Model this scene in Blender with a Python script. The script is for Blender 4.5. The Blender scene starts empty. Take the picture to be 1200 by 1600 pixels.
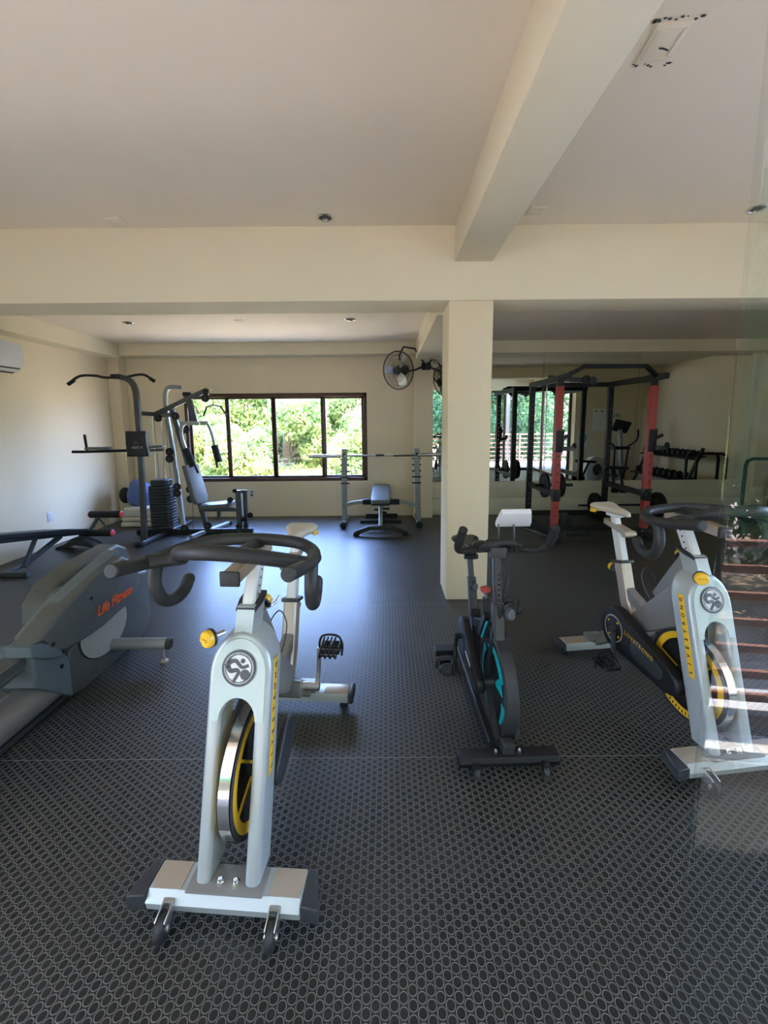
import bpy, bmesh, math, random
from mathutils import Vector, Matrix, Quaternion, noise
PI = math.pi
S = bpy.context.scene
COL = S.collection
random.seed(7)

# ------------------------------------------------------------------ camera
H = 1.48; F = 650.0; PITCH = math.radians(7.5); ROLL = math.radians(-0.45)
PX, PY = 605.0, 658 + F * math.tan(PITCH)
cd = bpy.data.cameras.new('camera'); cam = bpy.data.objects.new('camera', cd); COL.objects.link(cam)
cd.sensor_fit = 'AUTO'; cd.sensor_width = 36; cd.lens = F / 1600 * 36
cd.shift_x = (600 - PX) / 1600; cd.shift_y = -(800 - PY) / 1600
cd.clip_start = 0.02; cd.clip_end = 200
cam.matrix_world = Matrix.Translation((0, 0, H)) @ Matrix.Rotation(PI/2 - PITCH, 4, 'X') @ Matrix.Rotation(ROLL, 4, 'Z')
S.camera = cam

# ------------------------------------------------------------------ world, sun, window portals, exposure
W = bpy.data.worlds.new('sky'); S.world = W; W.use_nodes = True
wn = W.node_tree.nodes; wl = W.node_tree.links
bg = wn['Background']; bg.inputs[1].default_value = 8.5
tc = wn.new('ShaderNodeTexCoord'); sp = wn.new('ShaderNodeSeparateXYZ'); rp = wn.new('ShaderNodeValToRGB')
wl.new(tc.outputs['Generated'], sp.inputs[0]); wl.new(sp.outputs[2], rp.inputs[0]); mr = wn.new('ShaderNodeMapRange'); wl.new(sp.outputs[1], mr.inputs[0]); mr.inputs[1].default_value = -0.6; mr.inputs[2].default_value = 0.8
mxw = wn.new('ShaderNodeMix'); mxw.data_type = 'RGBA'; mxw.blend_type = 'MULTIPLY'; mxw.inputs['Factor'].default_value = 1
r2 = wn.new('ShaderNodeValToRGB'); r2.color_ramp.elements[0].color = (0.12, 0.12, 0.115, 1); r2.color_ramp.elements[1].color = (0.55, 0.72, 1.15, 1)
wl.new(mr.outputs[0], r2.inputs[0]); wl.new(rp.outputs[0], mxw.inputs['A']); wl.new(r2.outputs[0], mxw.inputs['B']); wl.new(mxw.outputs['Result'], bg.inputs[0])
rp.color_ramp.elements[0].position = 0.0; rp.color_ramp.elements[0].color = (0.86, 0.92, 1.0, 1)
rp.color_ramp.elements[1].position = 0.7; rp.color_ramp.elements[1].color = (0.50, 0.66, 1.0, 1)
sd = bpy.data.lights.new('sun', 'SUN'); so = bpy.data.objects.new('sun', sd); COL.objects.link(so)
sd.energy = 8.0; sd.angle = math.radians(1.0); sd.color = (1, 0.93, 0.82)
so.rotation_euler = (math.radians(17), math.radians(18), 0)
def portal(name, loc, rot, sx, sy):
    d = bpy.data.lights.new(name, 'AREA'); d.shape = 'RECTANGLE'; d.size = sx; d.size_y = sy
    d.cycles.is_portal = True
    o = bpy.data.objects.new(name, d); COL.objects.link(o); o.location = loc; o.rotation_euler = rot
portal('portal_front', (0.15, 0.2, 1.2), (PI/2, 0, 0), 8.5, 2.4)          # faces +Y
portal('portal_side', (4.55, 1.7, 1.2), (PI/2, 0, PI/2), 2.6, 2.4)        # faces -X
portal('portal_back', (-1.7, 6.75, 1.23), (-PI/2, 0, 0), 2.8, 1.36)       # faces -Y
S.view_settings.view_transform = 'Standard'; S.view_settings.look = 'None'
S.view_settings.gamma = 1; S.view_settings.use_curve_mapping = False
S.view_settings.exposure = 2.42
S.cycles.max_bounces = 10; S.cycles.diffuse_bounces = 6; S.cycles.glossy_bounces = 5
S.cycles.transparent_max_bounces = 24

# ------------------------------------------------------------------ measuring helper
def at(x, y, X=None, Y=None, Z=None):
    """point in the room seen at photo pixel (x, y), at the given world X, Y or Z"""
    u = (x - PX) / F; v = -(y - PY) / F
    c, s = math.cos(-ROLL), math.sin(-ROLL)
    u, v = c*u + s*v, -s*u + c*v
    d = Vector((u, math.cos(PITCH) + v*math.sin(PITCH), -math.sin(PITCH) + v*math.cos(PITCH)))
    t = (Z - H)/d.z if Z is not None else (Y/d.y if Y is not None else X/d.x)
    return Vector((0, 0, H)) + d*t

# ------------------------------------------------------------------ materials
def nodemat(name):
    m = bpy.data.materials.new(name); m.use_nodes = True
    return m, m.node_tree.nodes, m.node_tree.links, m.node_tree.nodes['Principled BSDF']
def mat(name, col, rough=0.5, metal=0.0, bump=0.0, scale=60, var=0.0, spec=0.5, alpha=None, coat=0):
    m, n, l, b = nodemat(name)
    b.inputs['Base Color'].default_value = (*col, 1); b.inputs['Roughness'].default_value = rough
    b.inputs['Metallic'].default_value = metal; b.inputs['Specular IOR Level'].default_value = spec
    if coat: b.inputs['Coat Weight'].default_value = coat
    if bump or var:
        t = n.new('ShaderNodeTexCoord'); no = n.new('ShaderNodeTexNoise'); no.inputs['Scale'].default_value = scale
        no.inputs['Detail'].default_value = 4; l.new(t.outputs['Object'], no.inputs['Vector'])
        if bump:
            bp = n.new('ShaderNodeBump'); bp.inputs['Strength'].default_value = bump; bp.inputs['Distance'].default_value = 0.002
            l.new(no.outputs[0], bp.inputs['Height']); l.new(bp.outputs[0], b.inputs['Normal'])
        if var:
            n2 = n.new('ShaderNodeTexNoise'); n2.inputs['Scale'].default_value = scale*0.08; n2.inputs['Detail'].default_value = 5
            l.new(t.outputs['Object'], n2.inputs['Vector'])
            mx = n.new('ShaderNodeMix'); mx.data_type = 'RGBA'
            mx.inputs['A'].default_value = (*[c*(1-var) for c in col], 1); mx.inputs['B'].default_value = (*[min(1, c*(1+var)) for c in col], 1)
            l.new(n2.outputs[0], mx.inputs['Factor']); l.new(mx.outputs['Result'], b.inputs['Base Color'])
    return m
M = dict(
    wall=mat('cream_wall_paint', (0.70, 0.60, 0.415), 0.75, bump=0.25, scale=35, var=0.035),
    ceil=mat('ceiling_paint', (0.70, 0.615, 0.46), 0.85, bump=0.15, scale=30, var=0.03),
    beam=mat('beam_paint', (0.68, 0.605, 0.42), 0.8, bump=0.15, scale=30, var=0.03),
    panel=mat('cream_panel', (0.66, 0.62, 0.48), 0.5, var=0.03),
    brown=mat('brown_aluminium', (0.075, 0.035, 0.02), 0.4, 0.3),
    black=mat('black_powder_coat', (0.010, 0.010, 0.011), 0.45, 0.0, spec=0.35, bump=0.1, scale=400),
    rubber=mat('black_rubber', (0.010, 0.010, 0.010), 0.6, spec=0.3, bump=0.3, scale=500),
    foam=mat('black_foam', (0.016, 0.016, 0.016), 0.8, spec=0.3, bump=0.5, scale=700),
    grip=mat('dark_grip', (0.021, 0.021, 0.020), 0.5, spec=0.35, bump=0.2, scale=300, var=0.15),
    vinyl=mat('grey_vinyl', (0.11, 0.12, 0.11), 0.45, spec=0.4, bump=0.2, scale=200),
    blackvinyl=mat('black_vinyl', (0.010, 0.010, 0.011), 0.4, spec=0.35, bump=0.2, scale=200),
    steel=mat('grey_painted_steel', (0.055, 0.058, 0.058), 0.38, 0.3),
    greysteel=mat('light_grey_steel', (0.27, 0.285, 0.275), 0.35, 0.3),
    silver=mat('silver_paint', (0.37, 0.405, 0.39), 0.32, 0.3, var=0.05),
    silverdark=mat('grey_frame_paint', (0.22, 0.215, 0.20), 0.35, 0.3, var=0.05),
    face=mat('pale_mint_plate', (0.44, 0.52, 0.49), 0.38, 0.05),
    champagne=mat('champagne_plate', (0.42, 0.35, 0.27), 0.35, 0.4),
    chrome=mat('chrome', (0.80, 0.80, 0.80), 0.12, 1.0),
    brush=mat('brushed_steel', (0.62, 0.62, 0.62), 0.25, 0.9),
    white=mat('white_plastic', (0.62, 0.62, 0.63), 0.4),
    white2=mat('white_paint', (0.60, 0.61, 0.58), 0.35),
    yellow=mat('yellow_plastic', (0.72, 0.42, 0.02), 0.35),
    darkgrey=mat('dark_grey_plastic', (0.03, 0.032, 0.034), 0.42, spec=0.4),
    emblemgrey=mat('emblem_grey', (0.06, 0.06, 0.068), 0.4),
    cyan=mat('cyan_decal', (0.0, 0.42, 0.48), 0.35),
    red=mat('red_powder_coat', (0.40, 0.060, 0.05), 0.45, 0.0, var=0.1),
    pink=mat('pink_red_cap', (0.85, 0.09, 0.12), 0.4),
    orange=mat('orange_lettering', (0.72, 0.10, 0.02), 0.4),
    ellip=mat('weathered_green_grey_plastic', (0.068, 0.074, 0.066), 0.5, bump=0.3, scale=120, var=0.25),
    ellipblue=mat('blue_grey_plastic', (0.095, 0.12, 0.125), 0.5, bump=0.2, scale=120, var=0.15),
    elliplight=mat('light_grey_disc', (0.27, 0.27, 0.24), 0.5, var=0.08),
    saddle=mat('beige_saddle', (0.45, 0.40, 0.32), 0.6, bump=0.2, scale=200, var=0.1),
    blue=mat('blue_cloth', (0.10, 0.145, 0.32), 0.9, bump=0.6, scale=60, var=0.1),
    towel=mat('beige_towel', (0.60, 0.53, 0.44), 0.95, bump=0.9, scale=150, var=0.08),
    cage=mat('fan_cage_wire', (0.03, 0.022, 0.02), 0.4, 0.5),
    concrete=mat('deck_concrete', (0.27, 0.265, 0.25), 0.85, bump=0.3, scale=40, var=0.12),
    curb=mat('white_kerb_paint', (0.80, 0.80, 0.78), 0.7),
    rail=mat('red_brown_rail_paint', (0.46, 0.22, 0.17), 0.5, var=0.15),
    ground=mat('dry_soil', (0.62, 0.46, 0.32), 0.95, var=0.3, scale=20),
    bark=mat('bark', (0.16, 0.115, 0.08), 0.9, bump=0.9, scale=40, var=0.3),
    sand=mat('pale_sandy_ground', (0.74, 0.59, 0.43), 0.95, var=0.15, scale=20),
    blocker_dark=mat('dark_blocker_mat', (0.02, 0.02, 0.02), 0.8),
    paper=mat('poster_paper', (0.72, 0.75, 0.72), 0.7),
    bluepaper=mat('poster_blue', (0.10, 0.38, 0.55), 0.7),
    greenink=mat('poster_green', (0.10, 0.25, 0.12), 0.7),
    purple=mat('purple_petals', (0.25, 0.12, 0.55), 0.6),
)
def leafmat(name, c, c2):
    m, n, l, b = nodemat(name)
    g = n.new('ShaderNodeObjectInfo'); t = n.new('ShaderNodeTexCoord'); no = n.new('ShaderNodeTexNoise')
    no.inputs['Scale'].default_value = 2.2; l.new(t.outputs['Object'], no.inputs['Vector'])
    r = n.new('ShaderNodeValToRGB'); r.color_ramp.elements[0].color = (*c, 1); r.color_ramp.elements[1].color = (*c2, 1)
    r.color_ramp.elements[0].position = 0.38; r.color_ramp.elements[1].position = 0.62
    l.new(no.outputs[0], r.inputs[0]); l.new(r.outputs[0], b.inputs['Base Color'])
    b.inputs['Roughness'].default_value = 0.55
    tr = n.new('ShaderNodeBsdfTranslucent'); l.new(r.outputs[0], tr.inputs[0])
    mx = n.new('ShaderNodeMixShader'); mx.inputs[0].default_value = 0.45
    l.new(b.outputs[0], mx.inputs[1]); l.new(tr.outputs[0], mx.inputs[2]); l.new(mx.outputs[0], n['Material Output'].inputs[0])
    return m
M['leaf'] = leafmat('sunny_leaves', (0.20, 0.31, 0.10), (0.50, 0.56, 0.22))
M['leaf2'] = leafmat('garden_leaves', (0.03, 0.08, 0.022), (0.11, 0.20, 0.07))
M['leaf3'] = leafmat('rosette_leaves', (0.16, 0.34, 0.20), (0.38, 0.55, 0.36))
def glassmat():
    m, n, l, b = nodemat('clear_glass')
    n.remove(b)
    tr = n.new('ShaderNodeBsdfTransparent'); gl = n.new('ShaderNodeBsdfGlossy'); gl.inputs['Roughness'].default_value = 0.0
    fr = n.new('ShaderNodeFresnel'); fr.inputs['IOR'].default_value = 1.52
    mx = n.new('ShaderNodeMixShader')
    ge = n.new('ShaderNodeNewGeometry'); iv = n.new('ShaderNodeMath'); iv.operation = 'SUBTRACT'; iv.inputs[0].default_value = 1.0; l.new(ge.outputs['Backfacing'], iv.inputs[1])
    fm = n.new('ShaderNodeMath'); fm.operation = 'MULTIPLY'; l.new(fr.outputs[0], fm.inputs[0]); l.new(iv.outputs[0], fm.inputs[1])
    f2 = n.new('ShaderNodeMath'); f2.operation = 'MULTIPLY'; f2.use_clamp = True; l.new(fm.outputs[0], f2.inputs[0]); f2.inputs[1].default_value = 1.45; l.new(f2.outputs[0], mx.inputs[0]); l.new(tr.outputs[0], mx.inputs[1]); l.new(gl.outputs[0], mx.inputs[2])
    l.new(mx.outputs[0], n['Material Output'].inputs[0])
    tr.inputs[0].default_value = (0.97, 0.985, 0.975, 1)
    return m
M['glass'] = glassmat()
def mirrormat():
    m, n, l, b = nodemat('mirror_glass')
    b.inputs['Base Color'].default_value = (0.90, 0.93, 0.84, 1); b.inputs['Metallic'].default_value = 1; b.inputs['Roughness'].default_value = 0.004
    return m
M['mirror'] = mirrormat()
def floormat():
    m, n, l, b = nodemat('ring_stud_rubber')
    def math_(op, a, c=None, d=None):
        x = n.new('ShaderNodeMath'); x.operation = op
        for i, v in enumerate((a, c, d)):
            if v is None: continue
            if isinstance(v, (int, float)): x.inputs[i].default_value = v
            else: l.new(v, x.inputs[i])
        return x.outputs[0]
    t = n.new('ShaderNodeTexCoord'); sx = n.new('ShaderNodeSeparateXYZ'); l.new(t.outputs['Object'], sx.inputs[0])
    X, Y = sx.outputs[0], sx.outputs[1]
    C2, SS = 0.0480, 0.0290
    def cell(dx, dy):
        a = math_('SUBTRACT', math_('FLOORED_MODULO', math_('ADD', X, dx+100), C2), C2/2)
        c = math_('SUBTRACT', math_('FLOORED_MODULO', math_('ADD', Y, dy+100), SS), SS/2)
        return math_('SQRT', math_('ADD', math_('MULTIPLY', a, a), math_('MULTIPLY', c, c)))
    d = math_('MINIMUM', cell(0, 0), cell(C2/2, SS/2))
    # ring ridge centred on r = 12.3 mm
    k = math_('ABSOLUTE', math_('SUBTRACT', d, 0.0119))
    mr = n.new('ShaderNodeMapRange'); mr.interpolation_type = 'SMOOTHSTEP'
    l.new(k, mr.inputs[0]); mr.inputs[1].default_value = 0.0005; mr.inputs[2].default_value = 0.0017; mr.inputs[3].default_value = 1; mr.inputs[4].default_value = 0
    ring = mr.outputs[0]
    # mat seams
    sm = math_('ABSOLUTE', math_('SUBTRACT', math_('FLOORED_MODULO', math_('ADD', Y, 10.829 - 1.667 + 0.7735), 1.547), 0.7735))
    sy = math_('LESS_THAN', sm, 0.0016)
    no = n.new('ShaderNodeTexNoise'); no.inputs['Scale'].default_value = 2.2; no.inputs['Detail'].default_value = 6; l.new(t.outputs['Object'], no.inputs['Vector'])
    no2 = n.new('ShaderNodeTexNoise'); no2.inputs['Scale'].default_value = 300; l.new(t.outputs['Object'], no2.inputs['Vector'])
    dust = n.new('ShaderNodeMapRange'); l.new(no.outputs[0], dust.inputs[0]); dust.inputs[1].default_value = 0.35; dust.inputs[2].default_value = 0.75
    dust.inputs[3].default_value = 0.0; dust.inputs[4].default_value = 1.0
    m1 = n.new('ShaderNodeMix'); m1.data_type = 'RGBA'; m1.inputs['A'].default_value = (0.0075, 0.0080, 0.0068, 1); m1.inputs['B'].default_value = (0.016, 0.0155, 0.0125, 1)
    l.new(dust.outputs[0], m1.inputs['Factor'])
    m2 = n.new('ShaderNodeMix'); m2.data_type = 'RGBA'; l.new(m1.outputs['Result'], m2.inputs['A']); m2.inputs['B'].default_value = (0.135, 0.133, 0.118, 1)
    l.new(ring, m2.inputs['Factor'])
    m3 = n.new('ShaderNodeMix'); m3.data_type = 'RGBA'; l.new(m2.outputs['Result'], m3.inputs['A']); m3.inputs['B'].default_value = (0.16, 0.16, 0.15, 1)
    l.new(sy, m3.inputs['Factor'])
    l.new(m3.outputs['Result'], b.inputs['Base Color'])
    b.inputs['Roughness'].default_value = 0.36; b.inputs['Specular IOR Level'].default_value = 0.5
    bp = n.new('ShaderNodeBump'); bp.inputs['Strength'].default_value = 0.35; bp.inputs['Distance'].default_value = 0.0012
    hh = math_('ADD', ring, math_('MULTIPLY', no2.outputs[0], 0.15)); l.new(hh, bp.inputs['Height']); l.new(bp.outputs[0], b.inputs['Normal'])
    return m
M['floor'] = floormat()

# ------------------------------------------------------------------ mesh kit
def V(*a): return Vector(a)
class MB:
    def __init__(s): s.bm = bmesh.new()
    def _x(s, vs, mtx):
        if mtx is not None: bmesh.ops.transform(s.bm, matrix=mtx, verts=vs)
    def box(s, c, size, bevel=0.0, rot=None, seg=2):
        b2 = bmesh.new(); bmesh.ops.create_cube(b2, size=1)
        for v in b2.verts: v.co = Vector((v.co.x*size[0], v.co.y*size[1], v.co.z*size[2]))
        if bevel: bmesh.ops.bevel(b2, geom=b2.edges[:], offset=bevel, segments=seg, affect='EDGES', profile=0.5)
        m = Matrix.Translation(c)
        if rot is not None: m = m @ (rot.to_matrix().to_4x4() if not isinstance(rot, Matrix) else rot.to_4x4())
        for v in b2.verts: v.co = m @ v.co
        s._merge(b2); return s
    def _merge(s, b2):
        mp = {}
        for v in b2.verts: mp[v] = s.bm.verts.new(v.co)
        for f in b2.faces:
            try: s.bm.faces.new([mp[v] for v in f.verts])
            except ValueError: pass
        b2.free()
    def rings(s, rs, cap=True, closed=False):
        n = len(rs[0]); vs = [[s.bm.verts.new(p) for p in r] for r in rs]
        L = len(vs)
        for i in range(L if closed else L-1):
            a, b = vs[i], vs[(i+1) % L]
            for j in range(n): s.bm.faces.new((a[j], a[(j+1) % n], b[(j+1) % n], b[j]))
        if cap and not closed:
            s.bm.faces.new(list(reversed(vs[0]))); s.bm.faces.new(vs[-1])
    def sweep(s, pts, sec, closed=False, up=None, scales=None):
        """sweep the 2-D section along a polyline with a parallel frame"""
        pts = [Vector(p) for p in pts]; n = len(pts)
        def tan(i):
            if closed: return (pts[(i+1) % n] - pts[i-1]).normalized()
            if i == 0: return (pts[1]-pts[0]).normalized()
            if i == n-1: return (pts[-1]-pts[-2]).normalized()
            return ((pts[i+1]-pts[i]).normalized() + (pts[i]-pts[i-1]).normalized()).normalized()
        t = tan(0); u = Vector(up) if up is not None else Vector((0, 0, 1))
        if abs(t.dot(u)) > 0.97: u = Vector((0, 1, 0)) if abs(t.y) < 0.9 else Vector((1, 0, 0))
        a = (u - t*u.dot(t)).normalized(); rs = []
        for i in range(n):
            t2 = tan(i)
            if up is not None:
                q = Vector(up); q = q - t2*q.dot(t2)
                a = q.normalized() if q.length > 1e-3 else (a - t2*a.dot(t2)).normalized()
            else:
                a = (a - t2*a.dot(t2)).normalized()
            b = t2.cross(a); k = scales[i] if scales else 1.0
            mit = 1.0
            rs.append([pts[i] + (b*x + a*y)*k for x, y in sec])
        s.rings(rs, True, closed); return s
    def tube(s, pts, r, n=12, smooth=0, closed=False, scales=None):
        if smooth: 
            pts = spline(pts, smooth, closed)
            if scales: scales = None
        return s.sweep(pts, [(r*math.cos(2*PI*k/n), r*math.sin(2*PI*k/n)) for k in range(n)], closed, scales=scales)
    def bar(s, p0, p1, w, h, up=(0, 0, 1), ch=None):
        ch = min(w, h)*0.14 if ch is None else ch
        a, b = w/2, h/2
        sec = [(-a+ch, -b), (a-ch, -b), (a, -b+ch), (a, b-ch), (a-ch, b), (-a+ch, b), (-a, b-ch), (-a, -b+ch)]
        return s.sweep([p0, p1], sec, up=up)
    def barpath(s, pts, w, h, smooth=0, up=(0, 0, 1)):
        if smooth: pts = spline(pts, smooth)
        ch = min(w, h)*0.14; a, b = w/2, h/2
        sec = [(-a+ch, -b), (a-ch, -b), (a, -b+ch), (a, b-ch), (a-ch, b), (-a+ch, b), (-a, b-ch), (-a, -b+ch)]
        return s.sweep(pts, sec, up=up)
    def cyl(s, p0, p1, r, r2=None, n=20):
        p0, p1 = Vector(p0), Vector(p1); r2 = r if r2 is None else r2
        t = (p1-p0).normalized(); u = Vector((0, 0, 1)) if abs(t.z) < 0.9 else Vector((1, 0, 0))
        a = (u - t*u.dot(t)).normalized(); b = t.cross(a)
        s.rings([[p + (b*math.cos(2*PI*k/n) + a*math.sin(2*PI*k/n))*q for k in range(n)] for p, q in ((p0, r), (p1, r2))]); return s
    def lathe(s, o, ax, prof, n=32, closed=False):
        """prof: list of (radius, distance along axis)"""
        o, t = Vector(o), Vector(ax).normalized(); u = Vector((0, 0, 1)) if abs(t.z) < 0.9 else Vector((1, 0, 0))
        a = (u - t*u.dot(t)).normalized(); b = t.cross(a)
        rs = [[o + t*h + (b*math.cos(2*PI*k/n) + a*math.sin(2*PI*k/n))*max(r, 1e-4) for k in range(n)] for r, h in prof]
        s.rings(rs, not closed, closed); return s
    def prism(s, poly, fn, d0, d1, bevel=0.0):
        """extrude a 2-D outline: fn(u, v, d) -> 3-D point, from d0 to d1"""
        b2 = bmesh.new(); n = len(poly)
        A = [b2.verts.new(fn(u, v, d0)) for u, v in poly]; B = [b2.verts.new(fn(u, v, d1)) for u, v in poly]
        fa = b2.faces.new(A); fb = b2.faces.new(list(reversed(B)))
        for i in range(n): b2.faces.new((A[i], B[i], B[(i+1) % n], A[(i+1) % n]))
        if bevel:
            ed = list(set(fa.edges[:] + fb.edges[:])); bmesh.ops.bevel(b2, geom=ed, offset=bevel, segments=3, affect='EDGES', profile=0.5)
        s._merge(b2); return s
    def ball(s, c, r, sc=(1, 1, 1), n=16, rot=None):
        b2 = bmesh.new(); bmesh.ops.create_uvsphere(b2, u_segments=n, v_segments=max(6, n//2), radius=r)
        for v in b2.verts:
            p = Vector((v.co.x*sc[0], v.co.y*sc[1], v.co.z*sc[2]))
            if rot is not None: p = rot @ p
            v.co = p + Vector(c)
        s._merge(b2); return s
    def obj(s, name, m, parent=None, loc=None, angle=35, sub=0):
        bmesh.ops.recalc_face_normals(s.bm, faces=s.bm.faces[:])
        me = bpy.data.meshes.new(name); s.bm.to_mesh(me); s.bm.free()
        for p in me.polygons: p.use_smooth = True
        if not sub: me.set_sharp_from_angle(angle=math.radians(angle))
        me.materials.append(M[m] if isinstance(m, str) else m)
        o = bpy.data.objects.new(name, me); COL.objects.link(o)
        if parent: o.parent = parent
        if loc is not None: o.location = loc
        if sub:
            q = o.modifiers.new('subdivision', 'SUBSURF'); q.levels = sub; q.render_levels = sub
        return o
def spline(pts, k=6, closed=False):
    P = [Vector(p) for p in pts]; n = len(P); out = []
    seg = n if closed else n-1
    for i in range(seg):
        p1, p2 = P[i], P[(i+1) % n]
        p0 = P[i-1] if (i > 0 or closed) else p1*2-p2
        p3 = P[(i+2) % n] if (i+2 < n or closed) else p2*2-p1
        for j in range(k):
            t = j/k
            out.append(0.5*((2*p1) + (p2-p0)*t + (2*p0-5*p1+4*p2-p3)*t*t + (3*p1-p0-3*p2+p3)*t**3))
    if not closed: out.append(P[-1])
    return out
def thing(name, label, cat, loc=(0, 0, 0), rz=0, group=None):
    o = bpy.data.objects.new(name, None); COL.objects.link(o); o.empty_display_size = 0.1
    o.location = loc; o.rotation_euler = (0, 0, rz)
    return tag(o, label, cat, group)
def tag(o, label=None, cat=None, group=None, kind=None):
    for k, v in (('label', label), ('category', cat), ('group', group), ('kind', kind)):
        if v: o[k] = v
    return o
def struct(o): o['kind'] = 'structure'; return o
def dup(root, loc=None, rz=None, label=None, group=None):
    """copy a thing with its parts and their sub-parts"""
    r = root.copy(); COL.objects.link(r)
    if loc is not None: r.location = loc
    if rz is not None: r.rotation_euler = (0, 0, rz)
    if label: r['label'] = label
    if group: r['group'] = group
    for ch in list(root.children):
        c = ch.copy(); COL.objects.link(c); c.parent = r
        for g in ch.children:
            d = g.copy(); COL.objects.link(d); d.parent = c
    return r
def text(name, body, size, m, parent, mtx, thick=0.0006, shear=0.0, space=1.0, bold=0.0):
    c = bpy.data.curves.new(name, 'FONT'); c.body = body; c.size = size; c.extrude = thick; c.align_x = 'CENTER'; c.align_y = 'CENTER'
    c.shear = shear; c.space_character = space; c.offset = bold
    t = bpy.data.objects.new(name, c); COL.objects.link(t)
    dg = bpy.context.evaluated_depsgraph_get(); me = bpy.data.meshes.new_from_object(t.evaluated_get(dg))
    bpy.data.objects.remove(t)
    me.transform(mtx); me.materials.clear(); me.materials.append(M[m])
    o = bpy.data.objects.new(name, me); COL.objects.link(o); o.parent = parent
    return o
def frame_mtx(o, xa, ya):
    xa = Vector(xa).normalized(); ya = Vector(ya); ya = (ya - xa*ya.dot(xa)).normalized(); za = xa.cross(ya)
    m = Matrix((xa, ya, za)).transposed().to_4x4(); m.translation = Vector(o); return m

# ------------------------------------------------------------------ the room
XL, XR, YB = -4.1, 6.0, 6.45
def slab(name, x0, x1, y0, y1, z0, z1, m, bevel=0.0):
    return struct(MB().box(((x0+x1)/2, (y0+y1)/2, (z0+z1)/2), (x1-x0, y1-y0, z1-z0), bevel).obj(name, m))
slab('floor', XL, XR, 0.35, 6.6, -0.15, 0, 'floor')
slab('ceiling', -5.2, 7.2, -1.60, 3.4, 2.92, 3.12, 'ceil')
slab('ceiling_back', -4.3, 6.2, 3.4, 6.65, 2.62, 3.12, 'ceil')
slab('wall_left', XL-0.2, XL, 0.35, 6.65, -0.15, 2.92, 'wall')
# back wall around the window
wx0, wx1, wz0, wz1 = -3.10, -0.305, 0.56, 1.915
bm = MB()
for x0, x1, z0, z1 in ((XL, wx0, -0.15, 2.62), (wx1, XR, -0.15, 2.62), (wx0, wx1, -0.15, wz0), (wx0, wx1, wz1, 2.62)):
    bm.box(((x0+x1)/2, YB+0.1, (z0+z1)/2), (x1-x0, 0.2, z1-z0))
struct(bm.obj('wall_back', 'wall'))
slab('wall_right', XR, XR+0.2, 3.0, 6.65, -0.15, 2.92, 'wall')
slab('wall_front', 4.42, XR+0.2, 2.8, 3.0, -0.15, 2.92, 'wall')
# perimeter beams, pilasters, header, column, ceiling beams
slab('trim_1', XL, XR, 6.2, YB, 2.45, 2.62, 'beam')          # beam along the back wall
slab('trim_2', XL, -3.86, 3.65, 6.2, 2.42, 2.62, 'beam')     # beam along the left wall
slab('trim_3', XL, -3.93, 6.26, YB, 0, 2.45, 'wall')         # corner pilaster
slab('trim_4', 0.40, 0.69, 6.28, YB, 0, 2.45, 'wall')        # pilaster beside the mirror
slab('trim_5', 5.60, 5.78, 6.30, YB, 0, 2.45, 'wall')        # right pilaster
slab('trim_6', 0.43, 0.80, 3.65, 6.2, 2.36, 2.62, 'beam')    # ceiling beam of the back room
slab('trim_7', XL, XR, 3.30, 3.66, 2.385, 2.92, 'beam', 0.006)      # header across the hall
slab('trim_8', 0.52, 0.80, -1.2, 3.30, 2.66, 2.92, 'beam', 0.005)   # ceiling beam of the front room
slab('trim_9', 0.478, 0.82, 3.298, 3.655, 0, 2.385, 'wall', 0.012)  # column
slab('trim_10', XL, 4.42, 0.30, 0.52, 2.36, 2.92, 'beam')    # beam above the glass front
slab('trim_11', 4.42, XR, 3.0, 3.12, 2.30, 2.62, 'beam')
slab('trim_12', 4.28, 4.50, 0.30, 3.0, 2.36, 2.92, 'beam')
# cream panels under the mirror
slab('trim_13', 0.69, 5.60, 6.425, YB, 0.02, 0.27, 'panel', 0.002)
slab('trim_14', 0.69, 5.60, 6.42, YB, 0.275, 0.535, 'panel', 0.002)
slab('trim_15', 0.69, 5.56, 6.405, YB, 2.455, 2.49, 'panel')
slab('trim_16', 5.54, 5.60, 6.395, YB, 0.535, 2.49, 'panel')
# window
wf = MB()
FY = YB + 0.045
for x0, x1, z0, z1 in ((wx0, wx1, wz0, wz0+0.055), (wx0, wx1, wz1-0.055, wz1), (wx0, wx0+0.05, wz0, wz1), (wx1-0.05, wx1, wz0, wz1)):
    wf.box(((x0+x1)/2, FY, (z0+z1)/2), (x1-x0, 0.09, z1-z0), 0.004)
win = struct(wf.obj('window_1', 'brown'))
xs = [wx0+0.05, -2.455, -1.74, -0.98, wx1-0.05]
for i in range(4):
    a, b = xs[i], xs[i+1]; fr = MB(); yo = FY - 0.012 + 0.026*(i in (0, 3))
    w = 0.048
    for x0, x1, z0, z1 in ((a, b, wz0+0.05, wz0+0.05+0.035), (a, b, wz1-0.085, wz1-0.05), (a-0.012, a+w-0.012, wz0+0.05, wz1-0.05), (b-w+0.012, b+0.012, wz0+0.05, wz1-0.05)):
        fr.box(((x0+x1)/2, yo, (z0+z1)/2), (x1-x0, 0.026, z1-z0), 0.003)
    sa = fr.obj('sash', 'brown', win)
    MB().box(((a+b)/2, yo, (wz0+wz1)/2), (b-a-0.05, 0.005, wz1-wz0-0.16)).obj('pane', 'glass', sa)
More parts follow.
